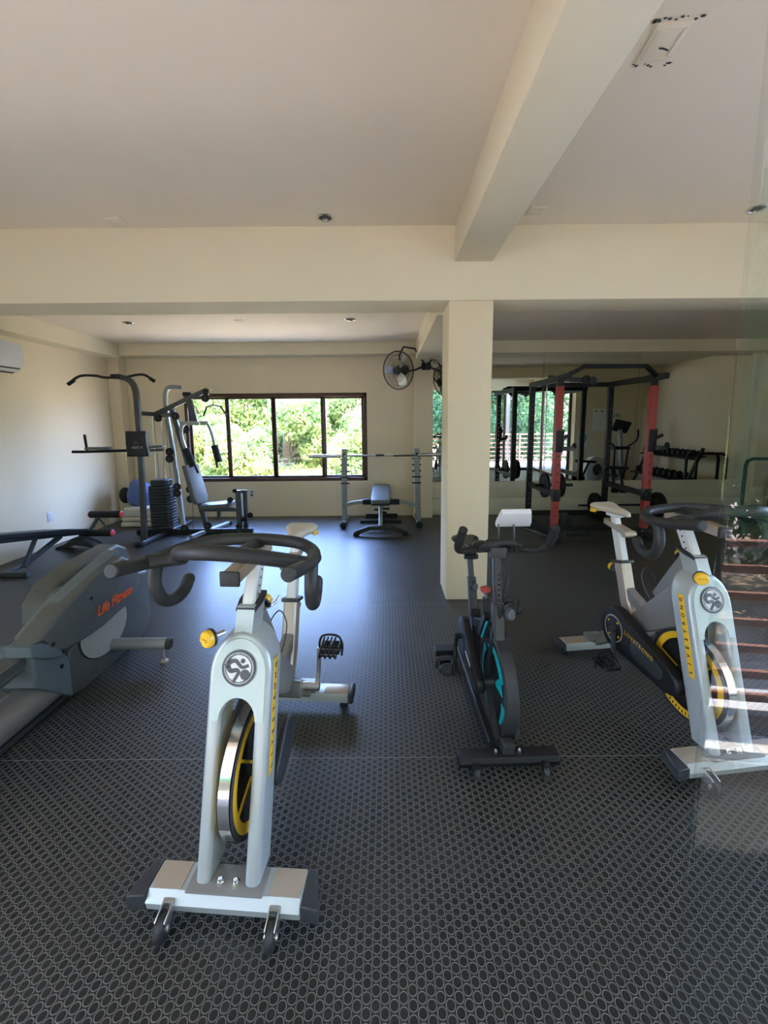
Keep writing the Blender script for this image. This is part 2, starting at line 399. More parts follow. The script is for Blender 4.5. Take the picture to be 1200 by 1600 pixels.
# mirror panels
mx = [0.69, 2.375, 3.82, 5.265, 5.54]
ml = ['wall mirror panel beside the pilaster, left end mostly behind the cream column',
      'wall mirror panel behind the left half of the red and black rack',
      'wall mirror panel behind the right half of the rack, reflecting wall and dumbbells',
      'narrow last strip of wall mirror at the right pilaster']
for i in range(4):
    tag(MB().box(((mx[i]+mx[i+1])/2, 6.432, 1.495), (mx[i+1]-mx[i]-0.006, 0.012, 1.915)).obj('wall_mirror', 'mirror'), ml[i], 'mirror', 'mirror panels on the back wall')
# glass front: dark frames to the right, seen in the mirror
fr = MB()
for x in (1.72, 2.6, 3.5, 4.36): fr.box((x, 0.37, 1.18), (0.06, 0.07, 2.36), 0.003)
for z in (0.03, 2.31): fr.box((3.04, 0.37, z), (2.7, 0.07, 0.06), 0.003)
w2 = struct(fr.obj('window_2', 'brown'))
for a, b in ((1.75, 2.57), (2.63, 3.47), (3.53, 4.33)): MB().box(((a+b)/2, 0.37, 1.17), (b-a, 0.008, 2.22)).obj('pane', 'glass', w2)
fr = MB()
for y in (1.2, 2.1, 2.97): fr.box((4.4, y-0.2, 1.18), (0.07, 0.06, 2.36), 0.003)
for z in (0.03, 2.31): fr.box((4.4, 1.67, z), (0.07, 2.58, 0.06), 0.003)
w3 = struct(fr.obj('window_3', 'brown'))
for a, b in ((0.42, 0.97), (1.03, 1.87), (1.93, 2.74)): MB().box((4.4, (a+b)/2, 1.17), (0.008, b-a, 2.22)).obj('pane', 'glass', w3)
# frameless glass leaf just right of where the photographer stands
struct(MB().box((0.9975, 0.37, 1.18), (1.385, 0.010, 2.34), 0.001).obj('door_1', 'glass'))

# ------------------------------------------------------------------ outside
slab('floor_deck', -6.0, 8.0, -1.62, 0.35, -0.15, -0.005, 'concrete')
slab('floor_deck_side', 4.42, 8.0, 0.35, 2.8, -0.15, -0.005, 'concrete')
slab('trim_17', -6.0, 8.0, -1.86, -1.62, -0.15, 0.03, 'curb')
slab('trim_18', -6.0, 7.9, -1.36, -1.22, -0.005, 0.04, 'curb')
slab('trim_19', -6.0, 7.9, -1.14, -1.115, -0.005, 0.002, 'curb')
slab('ground', -30, 30, -30, -1.90, -1.4, -1.2, 'ground')
slab('ground_back', -30, 30, 6.7, 30, -0.5, -0.3, 'sand')
bk = [(7.4, -0.4), (7.4, -0.3), (9, 0.05), (11, 0.65), (13, 1.2), (15.5, 1.65), (19, 1.7), (19, -0.4)]
o = MB().prism(bk, lambda u, v, d: V(d, u, v), -20, 16).obj('ground_bank', 'sand'); struct(o)
rl = thing('deck_railing', 'red brown horizontal deck railing outside, reflected in the glass', 'railing', (0, -1.62, 0))
for z in (0.99, 0.85, 0.70, 0.55, 0.40, 0.25, 0.11):
    MB().bar((-5.9, 0, z), (7.9, 0, z), 0.045, 0.042).obj('rail', 'rail', rl)
for x in (-5.9, -3.9, -1.9, 0.1, 2.75, 4.6, 6.3, 7.9):
    MB().bar((x, 0.035, -0.05), (x, 0.035, 1.02), 0.05, 0.05, up=(0, 1, 0)).obj('post', 'rail', rl)
rl = thing('deck_railing', 'red brown railing at the side of the deck, seen in the mirror', 'railing', (7.95, 0, 0))
for z in (0.99, 0.85, 0.70, 0.55, 0.40, 0.25, 0.11):
    MB().bar((0, -1.5, z), (0, 2.8, z), 0.045, 0.042).obj('rail', 'rail', rl)
for y in (0.0, 1.4, 2.7): MB().bar((-0.035, y, -0.05), (-0.035, y, 1.02), 0.05, 0.05, up=(0, 1, 0)).obj('post', 'rail', rl)
tag(MB().box((0.85, -0.55, 0.004), (1.25, 1.25, 0.016), 0.006).obj('added_deck_mat', 'blocker_dark'), 'dark mat added on the deck to keep bright concrete out of the glass reflection', 'mat')  # added dark sheet, hides the bright deck from the glass leaf's reflection
def leaves(n, fn, size, rnd, asp=0.5):
    vs, fs = [], []
    for i in range(n):
        p = fn(); s = size*rnd.uniform(0.6, 1.3)
        q = Quaternion((rnd.gauss(0, 1), rnd.gauss(0, 1), rnd.gauss(0, 1), rnd.gauss(0, 1))).normalized()
        k = len(vs)
        for a, b, c in ((-1, 0, 0), (-0.1, -asp, 0.12), (1, 0, 0), (-0.1, asp, 0.12)):
            vs.append(p + q @ Vector((a*s, b*s, c*s)))
        fs.append((k, k+1, k+2, k+3))
    return vs, fs
def meshobj(name, vs, fs, m, parent):
    me = bpy.data.meshes.new(name); me.from_pydata([tuple(v) for v in vs], [], fs); me.materials.append(M[m])
    o = bpy.data.objects.new(name, me); COL.objects.link(o); o.parent = parent; return o
def tree(x, y, z, h, r, seed, label, m='leaf', n=5200, size=0.075, group=None, low=0.1):
    rnd = random.Random(seed); t = thing('leafy_tree', label, 'tree', (x, y, z), 0, group)
    tb = MB(); top = V(rnd.uniform(-.3, .3), rnd.uniform(-.3, .3), h*0.8)
    tb.tube([V(0, 0, -0.1), V(rnd.uniform(-.1, .1), 0, h*0.3), top], 0.11, 8, 5)
    cl = []
    for i in range(15):
        a = rnd.uniform(0, 2*PI); zz = rnd.uniform(low, 1.0)*h; rr = r*rnd.uniform(0.3, 1.0)
        c = V(math.cos(a)*rr, math.sin(a)*rr, zz); cl.append((c, r*rnd.uniform(0.35, 0.6)))
        tb.tube([V(0, 0, max(0.2, zz-0.6)), c*0.5 + V(0, 0, zz*0.42), c], 0.028, 6, 4)
    tb.obj('trunk', 'bark', t)
    def fn():
        c, q = rnd.choice(cl); d = Vector((rnd.gauss(0, 1), rnd.gauss(0, 1), rnd.gauss(0, 1))).normalized()
        return c + d*q*(rnd.random()**0.45)
    vs, fs = leaves(n, fn, size, rnd); meshobj('foliage', vs, fs, m, t); return t
for i, (x, y, h, r) in enumerate([(-7.6, 12.6, 1.5, 1.4), (-5.3, 12.0, 1.5, 1.3), (-3.2, 12.7, 1.6, 1.4), (-1.0, 12.0, 1.5, 1.3), (1.2, 12.7, 1.5, 1.3), (-6.6, 10.4, 1.35, 0.9), (-2.4, 10.2, 1.35, 0.9), (-4.4, 15.2, 1.6, 1.9), (-4.3, 9.9, 1.0, 0.8), (-0.5, 9.9, 1.0, 0.8), (-3.3, 9.5, 0.8, 0.7)]):
    tree(x, y, 0.264*(y-8.6), h, r, 20+i, 'sunlit yellow green tree in the tangle beyond the brown sliding window', n=12000, size=0.065, group='trees beyond the back window', low=0.02)
for i, (x, y, h, r) in enumerate([(5.2, -5.0, 7.4, 1.9), (3.0, -5.4, 6.4, 1.7), (4.2, -7.4, 8.2, 2.2), (6.9, -7.2, 5.6, 2.1), (10.4, -5.6, 5.4, 2.1), (12.6, -1.6, 5.2, 2.0), (1.2, -9.0, 5.6, 2.1), (6.4, -11.5, 6.5, 2.4), (-1.2, -7.2, 6.0, 2.2), (-4.6, -6.8, 6.0, 2.2), (-8.0, -6.6, 6.0, 2.2), (0.9, -6.8, 5.6, 1.9), (-3.0, -11.0, 7.0, 2.6)]):  # left trees added unseen to block sky light, tall right ones hide its reflection
    tree(x, y, -1.2, h, r, 60+i, 'garden tree beyond the deck railing, some seen in the mirror, some added unseen to block sky light', 'leaf2', n=9000, size=0.10, group='garden trees beyond the deck')
rnd = random.Random(11)
def fnu():
    y = rnd.uniform(8.8, 13.5); x = rnd.uniform(-9.5, 3.0) ; g_ = 0.264*(y-8.6)
    return V(x, y, g_ + 0.05 + abs(noise.noise(V(x*0.9, y*0.9, 0)))*0.9*rnd.random())
vs, fs = leaves(15000, fnu, 0.07, rnd, 0.4)
me = bpy.data.meshes.new('undergrowth'); me.from_pydata([tuple(v) for v in vs], [], fs); me.materials.append(M['leaf'])
o = bpy.data.objects.new('undergrowth', me); COL.objects.link(o); tag(o, 'sunlit yellow green undergrowth on the bank beyond the back window', 'undergrowth', None, 'stuff')
sh = thing('flowering_shrub', 'shrub with purple flowers reflected in the glass at the right edge', 'shrub', (2.75, -2.25, -1.2))
rnd = random.Random(5); sb = MB(); fl = MB(); tips = []
for i in range(16):
    a = rnd.uniform(0, 2*PI); rr = rnd.uniform(0.1, 0.55); tp = V(math.cos(a)*rr, math.sin(a)*rr*0.6, rnd.uniform(1.7, 2.5)); tips.append(tp)
    sb.tube([V(0, 0, 0), tp*0.5 + V(0, 0, 0.15), tp], 0.012, 6, 4)
sb.obj('stem', 'bark', sh)
def fn():
    c = rnd.choice(tips); k = rnd.uniform(0.55, 1.0); return c*k + V(rnd.gauss(0, .07), rnd.gauss(0, .07), rnd.gauss(0, .06))
vs, fs = leaves(700, fn, 0.06, rnd, 0.35); meshobj('foliage', vs, fs, 'leaf3', sh)
def fn2():
    c = rnd.choice(tips[:8]); return c + V(rnd.gauss(0, .03), rnd.gauss(0, .03), rnd.gauss(0.03, .03))
vs, fs = leaves(420, fn2, 0.018, rnd, 0.7); meshobj('flower', vs, fs, 'purple', sh)

# ------------------------------------------------------------------ ceiling fittings, outlets, air conditioner
def downlight(x, y, z, label):
    t = thing('ceiling_downlight', label, 'light', (x, y, z))
    MB().lathe((0, 0, 0), (0, 0, -1), [(0.062, 0), (0.066, 0.004), (0.062, 0.008), (0.048, 0.006), (0.044, -0.0)], 32).obj('trim_ring', 'brush', t)
    MB().lathe((0, 0, 0.0), (0, 0, -1), [(0.001, 0.0), (0.044, 0.001), (0.043, 0.004), (0.026, 0.006), (0.022, 0.014), (0.001, 0.018)], 32).obj('reflector', 'darkgrey', t)
    MB().lathe((0, 0, -0.012), (0, 0, -1), [(0.016, 0), (0.02, 0.003), (0.012, 0.009), (0.001, 0.010)], 20).obj('bulb', 'brush', t)
p = at(508, 340, Z=2.92); downlight(p.x, p.y, 2.92, 'round ceiling downlight left of the beam, in front of the header')
p = at(1183, 326, Z=2.92); downlight(p.x, p.y, 2.92, 'round ceiling downlight at the right edge of the photo')
p = at(200, 504, Z=2.62); downlight(p.x, p.y, 2.62, 'small downlight in the back room ceiling, near the left wall')
p = at(547, 499, Z=2.62); downlight(p.x, p.y, 2.62, 'small downlight in the back room ceiling, left of the column')
def hatch(px, py, z, w, d, label, rz=0):
    p = at(px, py, Z=z); t = thing('ceiling_cover_plate', label, 'cover plate', (p.x, p.y, z), rz)
    MB().box((0, 0, -0.003), (w, d, 0.006), 0.002).obj('plate', 'ceil', t)
    f = MB()
    for x0, y0, sx, sy in ((0, d*.36, w*.8, .006), (0, -d*.36, w*.8, .006), (w*.36, 0, .006, d*.72), (-w*.36, 0, .006, d*.72)): f.box((x0, y0, -0.007), (sx, sy, 0.004))
    f.obj('rim', 'ceil', t); return t
hatch(180, 345, 2.92, 0.13, 0.12, 'small cream square cover plate on the ceiling, far left')
hatch(838, 329, 2.92, 0.11, 0.12, 'small square cover plate on the ceiling just right of the beam')
hatch(374, 501, 2.62, 0.10, 0.10, 'small square cover plate on the back room ceiling, between two downlights')
t = hatch(1036, 66, 2.92, 0.13, 0.17, 'patched square cover plate with a wire stub on the ceiling, top right', -0.1)
MB().tube([V(0.01, 0.02, -0.006), V(0.02, 0.0, -0.03), V(0.0, -0.015, -0.035), V(-0.012, 0.0, -0.02)], 0.003, 6, 5).obj('wire_stub', 'darkgrey', t)
b = MB(); rnd = random.Random(3)
for i in range(26):
    a = rnd.uniform(-.09, .09); e = rnd.choice((-1, 1)); b.ball((a, e*0.10 + rnd.gauss(0, .006), -0.003), rnd.uniform(.002, .006), (1.6, 1, .4), 6)
b.obj('chipped_edge', 'darkgrey', t)
def outlet(loc, rz, label):
    t = thing('wall_outlet', label, 'outlet', loc, rz)
    MB().box((0, -0.004, 0), (0.075, 0.008, 0.12), 0.003).obj('plate', 'white', t)
    b = MB()
    for z in (-0.025, 0.025): b.box((0, -0.009, z), (0.034, 0.004, 0.028), 0.0015)
    b.obj('socket', 'darkgrey' if rz == 0 else 'white2', t)
outlet((-4.1, 4.95, 0.36), PI/2, 'white wall outlet on the left wall above the bench')
outlet((-2.13, YB, 0.37), 0, 'cream wall outlet on the back wall under the window')
t = thing('air_conditioner', 'white split air conditioner high on the left wall', 'air conditioner', (XL, 3.86, 2.03))
def acf(u, v, d): return V(u, d, v)
MB().prism([(0, 0.0), (0.13, 0.0), (0.19, 0.05), (0.215, 0.14), (0.21, 0.27), (0.19, 0.30), (0, 0.30)], acf, 0, 0.74, 0.012).obj('housing', 'white', t)
MB().box((0.145, 0.37, 0.012), (0.10, 0.66, 0.006), rot=Quaternion((0, 1, 0), -0.5)).obj('louver', 'darkgrey', t)
MB().box((0.168, 0.37, 0.02), (0.06, 0.66, 0.006), 0.002, rot=Quaternion((0, 1, 0), -0.9)).obj('flap', 'white2', t)

# ------------------------------------------------------------------ spin bike (front foot at the origin, saddle towards +y)
def arch(hw, z0, zs, zt, n=10):
    """outline of an arch: two feet at z0, straight to zs, round top at zt"""
    return [(-hw, z0), (-hw, zs)] + [(-hw*math.cos(PI*k/n), zs + (zt-zs)*math.sin(PI*k/n)) for k in range(1, n)] + [(hw, zs), (hw, z0)]
def lean(z): return 0.02 + 0.29*(z-0.08)
def spin_bike(loc, rz, label):
    t = thing('spin_bike', label, 'exercise bike', loc, rz, 'silver and yellow spin bikes')
    # front foot
    f = MB(); f.prism([(-0.055, 0.045), (0.05, 0.045), (0.055, 0.075), (0.045, 0.092), (-0.035, 0.092), (-0.06, 0.07)], lambda u, v, d: V(d, u, v), -0.235, 0.235, 0.006)
    ff = f.obj('front_foot', 'silver', t)
    for s in (-1, 1):
        MB().prism([(0.0, -0.057), (0.0, 0.052), (0.028, 0.050), (0.050, -0.03), (0.053, -0.063)], lambda u, v, d: V(s*(0.235+u), v, d), 0.042, 0.093, 0.006).obj('end_cap', 'darkgrey', ff)
        MB().prism([(0.135, -0.034), (0.135, 0.044), (0.228, 0.044), (0.232, 0.0), (0.222, -0.034)], lambda u, v, d: V(s*u, v, d), 0.092, 0.0945).obj('top_plate', 'champagne', ff)
        MB().tube([V(s*0.2, -0.03, 0.045), V(s*0.2, -0.03, 0.02)], 0.018, 12).obj('levelling_foot', 'rubber', ff)
        c = MB(); c.box((s*0.16-0.014, -0.072, 0.058), (0.004, 0.055, 0.040), 0.001, rot=Quaternion((1, 0, 0), 0.35)); c.box((s*0.16+0.014, -0.072, 0.058), (0.004, 0.055, 0.040), 0.001, rot=Quaternion((1, 0, 0), 0.35))
        c.box((s*0.16, -0.052, 0.075), (0.032, 0.02, 0.012), 0.002); c.cyl((s*0.16-0.02, -0.092, 0.036), (s*0.16+0.02, -0.092, 0.036), 0.008)
        cb = c.obj('caster', 'brush', t)
        MB().lathe((s*0.16-0.011, -0.092, 0.036), (1, 0, 0), [(0.008, 0), (0.030, 0), (0.036, 0.005), (0.036, 0.017), (0.030, 0.022), (0.008, 0.022)], 28).obj('wheel', 'grip', cb)
    MB().box((0, -0.002, 0.0955), (0.235, 0.085, 0.006), 0.0025).obj('mounting_plate', 'silverdark', t)
    for x in (-0.022, 0.026):
        MB().lathe((x, -0.012, 0.098), (0, 0, 1), [(0.012, 0), (0.012, 0.006), (0.008, 0.007), (0.008, 0.016), (0.004, 0.022), (0.001, 0.023)], 14).obj('bolt', 'chrome', t)
    # fork: outer arch with inner arch cut, leaning back
    n = 14
    out = arch(0.103, 0.095, 0.670, 0.798, n); inn = arch(0.055, 0.095, 0.535, 0.600, n)
    bm_ = bmesh.new()
    def fk(x, z, d): return V(x*(1.0 if z > 0.5 else 1.0 - 0.05*(0.5-z)/0.5), lean(z) + d - 0.045, z)
    A = [bm_.verts.new(fk(x, z, 0)) for x, z in out]; B = [bm_.verts.new(fk(x, z, 0)) for x, z in inn]
    A2 = [bm_.verts.new(fk(x, z, 0.115)) for x, z in out]; B2 = [bm_.verts.new(fk(x, z, 0.115)) for x, z in inn]
    L = len(out)
    for i in range(L-1):
        bm_.faces.new((A[i], A[i+1], B[i+1], B[i])); bm_.faces.new((A2[i+1], A2[i], B2[i], B2[i+1]))
        bm_.faces.new((A[i+1], A[i], A2[i], A2[i+1])); bm_.faces.new((B[i], B[i+1], B2[i+1], B2[i]))
    for i in (0, L-1): bm_.faces.new((A[i], B[i], B2[i], A2[i]))
    bmesh.ops.recalc_face_normals(bm_, faces=bm_.faces[:])
    ee = [e for e in bm_.edges if len(e.link_faces) == 2 and e.calc_face_angle(0) > 0.9 and max(v.co.z for v in e.verts) > 0.1]
    bmesh.ops.bevel(bm_, geom=ee, offset=0.017, segments=4, affect='EDGES', profile=0.5)
    k = MB(); k._merge(bm_); k.obj('fork', 'silver', t)
    # face plate and emblem
    fp = MB(); o2 = arch(0.086, 0.540, 0.676, 0.782, n); i2 = arch(0.060, 0.540, 0.541, 0.608, n)
    b3 = bmesh.new()
    A = [b3.verts.new(fk(x, z, -0.0035)) for x, z in o2]; B = [b3.verts.new(fk(x, z, -0.0035)) for x, z in i2]
    A2 = [b3.verts.new(fk(x, z, 0.006)) for x, z in o2]; B2 = [b3.verts.new(fk(x, z, 0.006)) for x, z in i2]
    for i in range(len(o2)-1):
        b3.faces.new((A[i], A[i+1], B[i+1], B[i])); b3.faces.new((A[i+1], A[i], A2[i], A2[i+1])); b3.faces.new((B[i], B[i+1], B2[i+1], B2[i]))
    for i in (0, len(o2)-1): b3.faces.new((A[i], B[i], B2[i], A2[i]))
    fp._merge(b3); plate = fp.obj('face_plate', 'face', t)
    ez = 0.695; eo = fk(0, ez, -0.0035); ea = V(0, -1, 0.29).normalized(); eu = V(0, 0.29, 1).normalized()
    MB().lathe(eo, ea, [(0.0555, 0), (0.0565, 0.003), (0.053, 0.004), (0.001, 0.004)], 40).obj('emblem_ring', 'emblemgrey', plate)
    MB().lathe(eo + ea*0.004, ea, [(0.0485, 0), (0.0475, 0.0012), (0.046, 0.0)], 40, ).obj('emblem_line', 'white2', plate)
    def em(u, v, d): return eo + ea*(0.0045+d) + V(1, 0, 0)*u*0.044 + eu*v*0.044
    MB().prism([(math.cos(2*PI*q/32)*0.93, math.sin(2*PI*q/32)*0.93) for q in range(32)], em, 0, 0.0008).obj('emblem_disc', 'white2', plate)
    e = MB()
    def stroke(pts, w, tp=None):
        P = spline([V(a, b_, 0) for a, b_ in pts], 6); L2, R2 = [], []
        for i, q in enumerate(P):
            d = (P[min(i+1, len(P)-1)] - P[max(i-1, 0)]).normalized(); nn = V(-d.y, d.x, 0)
            ww = w*(1 if not tp else (1 - (1-tp)*i/(len(P)-1)))
            L2.append((q + nn*ww).to_tuple()[:2]); R2.append((q - nn*ww).to_tuple()[:2])
        for i in range(len(P)-1): e.prism([L2[i], L2[i+1], R2[i+1], R2[i]], em, 0.0005, 0.0018)
    stroke([(-0.95, 0.1), (-0.62, 0.42), (-0.25, 0.52), (0.0, 0.30), (0.28, 0.08), (0.75, 0.22)], 0.16, 0.7)
    stroke([(-0.80, 0.15), (-0.60, -0.18), (-0.15, -0.12), (0.0, -0.30), (-0.22, -0.72), (-0.35, -0.95)], 0.17, 0.6)
    e.prism([(0.30+0.17*math.cos(2*PI*q/16), 0.52+0.17*math.sin(2*PI*q/16)) for q in range(16)], em, 0.0005, 0.0018)
    e.prism([(0.50+0.37*math.cos(2*PI*q/20), -0.42+0.37*math.sin(2*PI*q/20)) for q in range(20)], em, 0.0005, 0.0018)
    e.prism([(-0.8, 0.25), (-0.5, 0.8), (-0.95, 0.45)], em, 0.0005, 0.0018)
    e.obj('emblem_rider', 'emblemgrey', plate)
    # stickers with lettering on both sides of the fork
    for s in (-1, 1):
        st = MB(); pz0, pz1 = 0.365, 0.705
        st.prism([(0.0, pz0), (0.030, pz0), (0.030, pz1), (0.0, pz1)], lambda u, v, d: V(s*(0.1015+d), lean(v) - 0.012 + u, v), 0, 0.003, 0.001)
        so_ = st.obj('side_sticker', 'yellow', t)
        for i, ch in enumerate('LIVESTRONG'):
            z = pz0 + 0.022 + i*0.0328
            up = V(0, -1, -0.21) if s < 0 else V(0, 1, 0.21); xa = V(0, 0.21, 1).cross(V(s, 0, 0))
            mt = frame_mtx(V(s*0.1048, lean(z) + 0.003, z), V(0, 0.21, 1)*1, V(s, 0, 0).cross(V(0, 0.21, 1)))
            text('letter', ch, 0.024, 'black', so_, mt, 0.0003, bold=0.0006)
    # neck, clamp ring, gusset, main beam
    MB().prism([(-0.036, 0), (-0.03, -0.034), (0.03, -0.034), (0.036, 0), (0.034, 0.05), (-0.034, 0.05)], lambda u, v, d: V(u, 0.215 + 0.50*(d-0.77)*0.9 + v, d), 0.755, 0.870, 0.006).obj('neck', 'silver', t)
    MB().prism([(-0.042, 0.01), (-0.034, -0.042), (0.034, -0.042), (0.042, 0.01), (0.038, 0.057), (-0.038, 0.057)], lambda u, v, d: V(u, 0.263 + v, d + v*0.25), 0.860, 0.875, 0.004).obj('clamp_ring', 'darkgrey', t)
    MB().prism([(0.255, 0.855), (0.305, 0.862), (0.345, 0.77), (0.46, 0.605), (0.40, 0.55), (0.22, 0.66), (0.21, 0.77)], lambda u, v, d: V(d, u, v), -0.030, 0.030, 0.008).obj('gusset', 'silverdark', t)
    MB().prism([(0.20, 0.745), (0.25, 0.775), (0.55, 0.455), (0.60, 0.40), (0.50, 0.36), (0.17, 0.58)], lambda u, v, d: V(d, u, v), -0.046, 0.046, 0.012).obj('main_beam', 'silverdark', t)
    st = MB(); st.barpath([(0, 0.58, 0.34), (0, 0.655, 0.46), (0, 0.725, 0.665)], 0.060, 0.075, 0, up=(0, -1, 0.3)); st.obj('seat_tube', 'champagne', t)
    st = MB(); st.bar((0, 0.48, 0.45), (0, 0.66, 0.52), 0.05, 0.06); st.bar((0, 0.56, 0.36), (0, 0.92, 0.085), 0.055, 0.07); st.obj('rear_beam', 'silverdark', t)
    MB().cyl((-0.065, 0.57, 0.335), (0.075, 0.57, 0.335), 0.036).obj('crank_housing', 'silverdark', t)
    rf = MB().prism([(-0.05, 0.045), (0.05, 0.045), (0.055, 0.08), (0.03, 0.092), (-0.045, 0.092), (-0.055, 0.07)], lambda u, v, d: V(d, 0.935+u, v), -0.22, 0.22, 0.006).obj('rear_foot', 'silver', t)
    for s in (-1, 1):
        MB().box((s*0.232, 0.935, 0.066), (0.026, 0.112, 0.05), 0.008).obj('end_cap', 'darkgrey', rf)
        MB().box((s*0.155, 0.93, 0.0935), (0.12, 0.07, 0.003), 0.001).obj('top_plate', 'champagne', rf)
        MB().cyl((s*0.19, 0.93, 0.0), (s*0.19, 0.93, 0.05), 0.022, 0.016).obj('levelling_foot', 'rubber', rf)
    MB().box((0, 0.935, 0.10), (0.10, 0.10, 0.022), 0.006).obj('foot_bracket', 'silverdark', t)
    # seat post and saddle
    MB().box((0, 0.728, 0.672), (0.078, 0.092, 0.016), 0.004, rot=Quaternion((1, 0, 0), -0.25)).obj('clamp_ring', 'darkgrey', t)
    sp_ = MB(); sp_.bar((0, 0.70, 0.60), (0, 0.79, 0.855), 0.042, 0.056, up=(0, -1, .3)); sp_.obj('seat_post', 'white2', t)
    MB().box((0, 0.672, 0.60), (0.05, 0.004, 0.085), 0.001, rot=Quaternion((1, 0, 0), -0.32)).obj('height_scale', 'darkgrey', t)
    sl = MB(); sl.bar((0, 0.68, 0.845), (0, 0.88, 0.875), 0.05, 0.035); sl.cyl((-0.035, 0.69, 0.842), (0.035, 0.69, 0.842), 0.018); sl.obj('saddle_slider', 'champagne', t)
    pc = MB(); pc.bar((0, 0.79, 0.85), (0, 0.82, 0.93), 0.04, 0.04, up=(0, 1, 0)); pc.box((0, 0.82, 0.925), (0.055, 0.09, 0.02), 0.005); pc.obj('saddle_clamp', 'white2', t)
    sad = saddle_mesh(); sd_ = sad.obj('saddle', 'saddle', t, (0, 0.83, 0.948), sub=1)
    MB().prism([(-0.062, 0.075), (-0.078, 0.11), (-0.06, 0.137), (0, 0.126), (0.06, 0.137), (0.078, 0.11), (0.062, 0.075), (0.05, 0.118), (0, 0.11), (-0.05, 0.118)], lambda u, v, d: V(u, v, d), -0.028, -0.006, 0.004).obj('saddle_band', 'yellow', sd_)
    # knobs
    def knob(c, ax, name='adjusting_knob', r=0.027):
        ax = Vector(ax).normalized(); c = Vector(c)
        kn = MB().lathe(c, ax, [(0.012, -0.001), (r*0.8, 0.0), (r, 0.006), (r, 0.020), (r*0.85, 0.025), (0.001, 0.025)], 24).obj(name, 'yellow', t)
        MB().cyl(c - ax*0.045, c + ax*0.002, 0.010).obj('knob_stem', 'brush', kn)
        MB().lathe(c, ax, [(r*0.6, -0.004), (r*1.08, -0.003), (r*1.1, 0.004), (r*0.6, 0.005)], 24).obj('knob_collar', 'grip', kn)
        q = ax.cross(V(0, 0, 1)).normalized(); w_ = q.cross(ax)
        MB().box(c + ax*0.027, (0.01, r*1.1, 0.007), 0.002, rot=Matrix((ax, q, w_)).transposed()).obj('knob_ridge', 'yellow', kn)
    knob((-0.078, 0.135, 0.805), (-0.5, -0.86, 0.05))
    knob((0.015, 0.335, 0.835), (0.25, 0.75, 0.6), r=0.029)
    knob((-0.005, 0.790, 0.615), (-0.28, 0.95, 0.05), r=0.023)
    MB().tube([V(0.03, 0.29, 0.83), V(0.035, 0.34, 0.815), V(0.05, 0.37, 0.82), V(0.06, 0.39, 0.835)], 0.005, 8, 4).obj('brake_lever', 'brush', t)
    # handlebar post, slider, handlebar
    MB().bar((0, 0.255, 0.84), (0, 0.345, 1.005), 0.044, 0.056, up=(0, -1, 0.5)).obj('handlebar_post', 'white2', t)
    h = MB()
    for i in range(4): h.cyl((-0.0235, 0.282+i*0.0135, 0.888+i*0.025), (0.0235, 0.282+i*0.0135, 0.888+i*0.025), 0.0042, n=8)
    h.obj('adjustment_hole', 'black', t)
    sl = MB().bar((0, 0.42, 1.020), (0, 0.125, 1.005), 0.056, 0.042).obj('handlebar_slider', 'champagne', t)
    MB().box((0, 0.120, 1.005), (0.062, 0.012, 0.048), 0.004).obj('slider_cap', 'grip', sl)
    hb = MB(); R = 0.021; o_ = -0.012
    q_ = lambda x, y, z: V(x + o_, y, z)
    hb.tube([q_(-0.252, 0.19, 1.045), q_(-0.235, 0.27, 1.048), q_(-0.16, 0.335, 1.058), q_(0, 0.355, 1.064), q_(0.16, 0.335, 1.058), q_(0.235, 0.27, 1.048), q_(0.252, 0.19, 1.045)], R, 16, 6)
    hb.tube([q_(-0.250, 0.12, 1.055), q_(-0.185, 0.15, 1.055), q_(-0.135, 0.125, 1.070), q_(-0.105, 0.06, 1.105), q_(0, 0.01, 1.124), q_(0.09, 0.03, 1.112), q_(0.18, 0.075, 1.085), q_(0.250, 0.11, 1.062)], R*1.05, 16, 6)
    for s in (-1, 1):
        hb.tube([q_(s*0.253, 0.225, 1.042), q_(s*0.252, 0.14, 1.050), q_(s*0.250, 0.05, 1.066), q_(s*0.245, -0.03, 1.082)], R, 16, 5)
        hb.tube([q_(s*0.252, 0.185, 1.045), q_(s*0.254, 0.160, 1.00), q_(s*0.253, 0.158, 0.955), q_(s*0.248, 0.185, 0.905), q_(s*0.242, 0.235, 0.885), q_(s*0.236, 0.285, 0.895), q_(s*0.233, 0.315, 0.925)], R, 16, 6)
        hb.ball(q_(s*0.252, 0.188, 1.044), R*1.1); hb.ball(q_(s*0.2328, 0.316, 0.926), R*0.99)
    hb.tube([q_(0.012, 0.36, 1.055), q_(0.012, 0.27, 1.058), q_(0.012, 0.20, 1.062)], R*0.85, 14)
    hb.tube([V(0.0, 0.35, 1.06), V(0, 0.36, 1.01)], R*1.1, 12)
    hbo = hb.obj('handlebar', 'grip', t)
    for s in (-1, 1): MB().lathe(q_(s*0.245, -0.03, 1.082), V(0, -1, 0.2), [(R*1.02, -0.002), (R*1.02, 0.002), (R*0.85, 0.006), (0.001, 0.0065)], 24).obj('bar_end_plug', 'grip', hbo)
    # flywheel
    wy, wz, wr = 0.215, 0.300, 0.215
    fw = MB(); fw.lathe((-0.028, wy, wz), (1, 0, 0), [(wr-0.045, 0.004), (wr-0.012, 0.0), (wr, 0.003), (wr, 0.037), (wr-0.012, 0.040), (wr-0.045, 0.036)], 72, closed=True); fwo = fw.obj('flywheel', 'chrome', t)
    MB().lathe((-0.024, wy, wz), (1, 0, 0), [(0.001, 0.006), (wr-0.04, 0.006), (wr-0.04, 0.026), (0.001, 0.026)], 48).obj('wheel_disc', 'black', fwo)
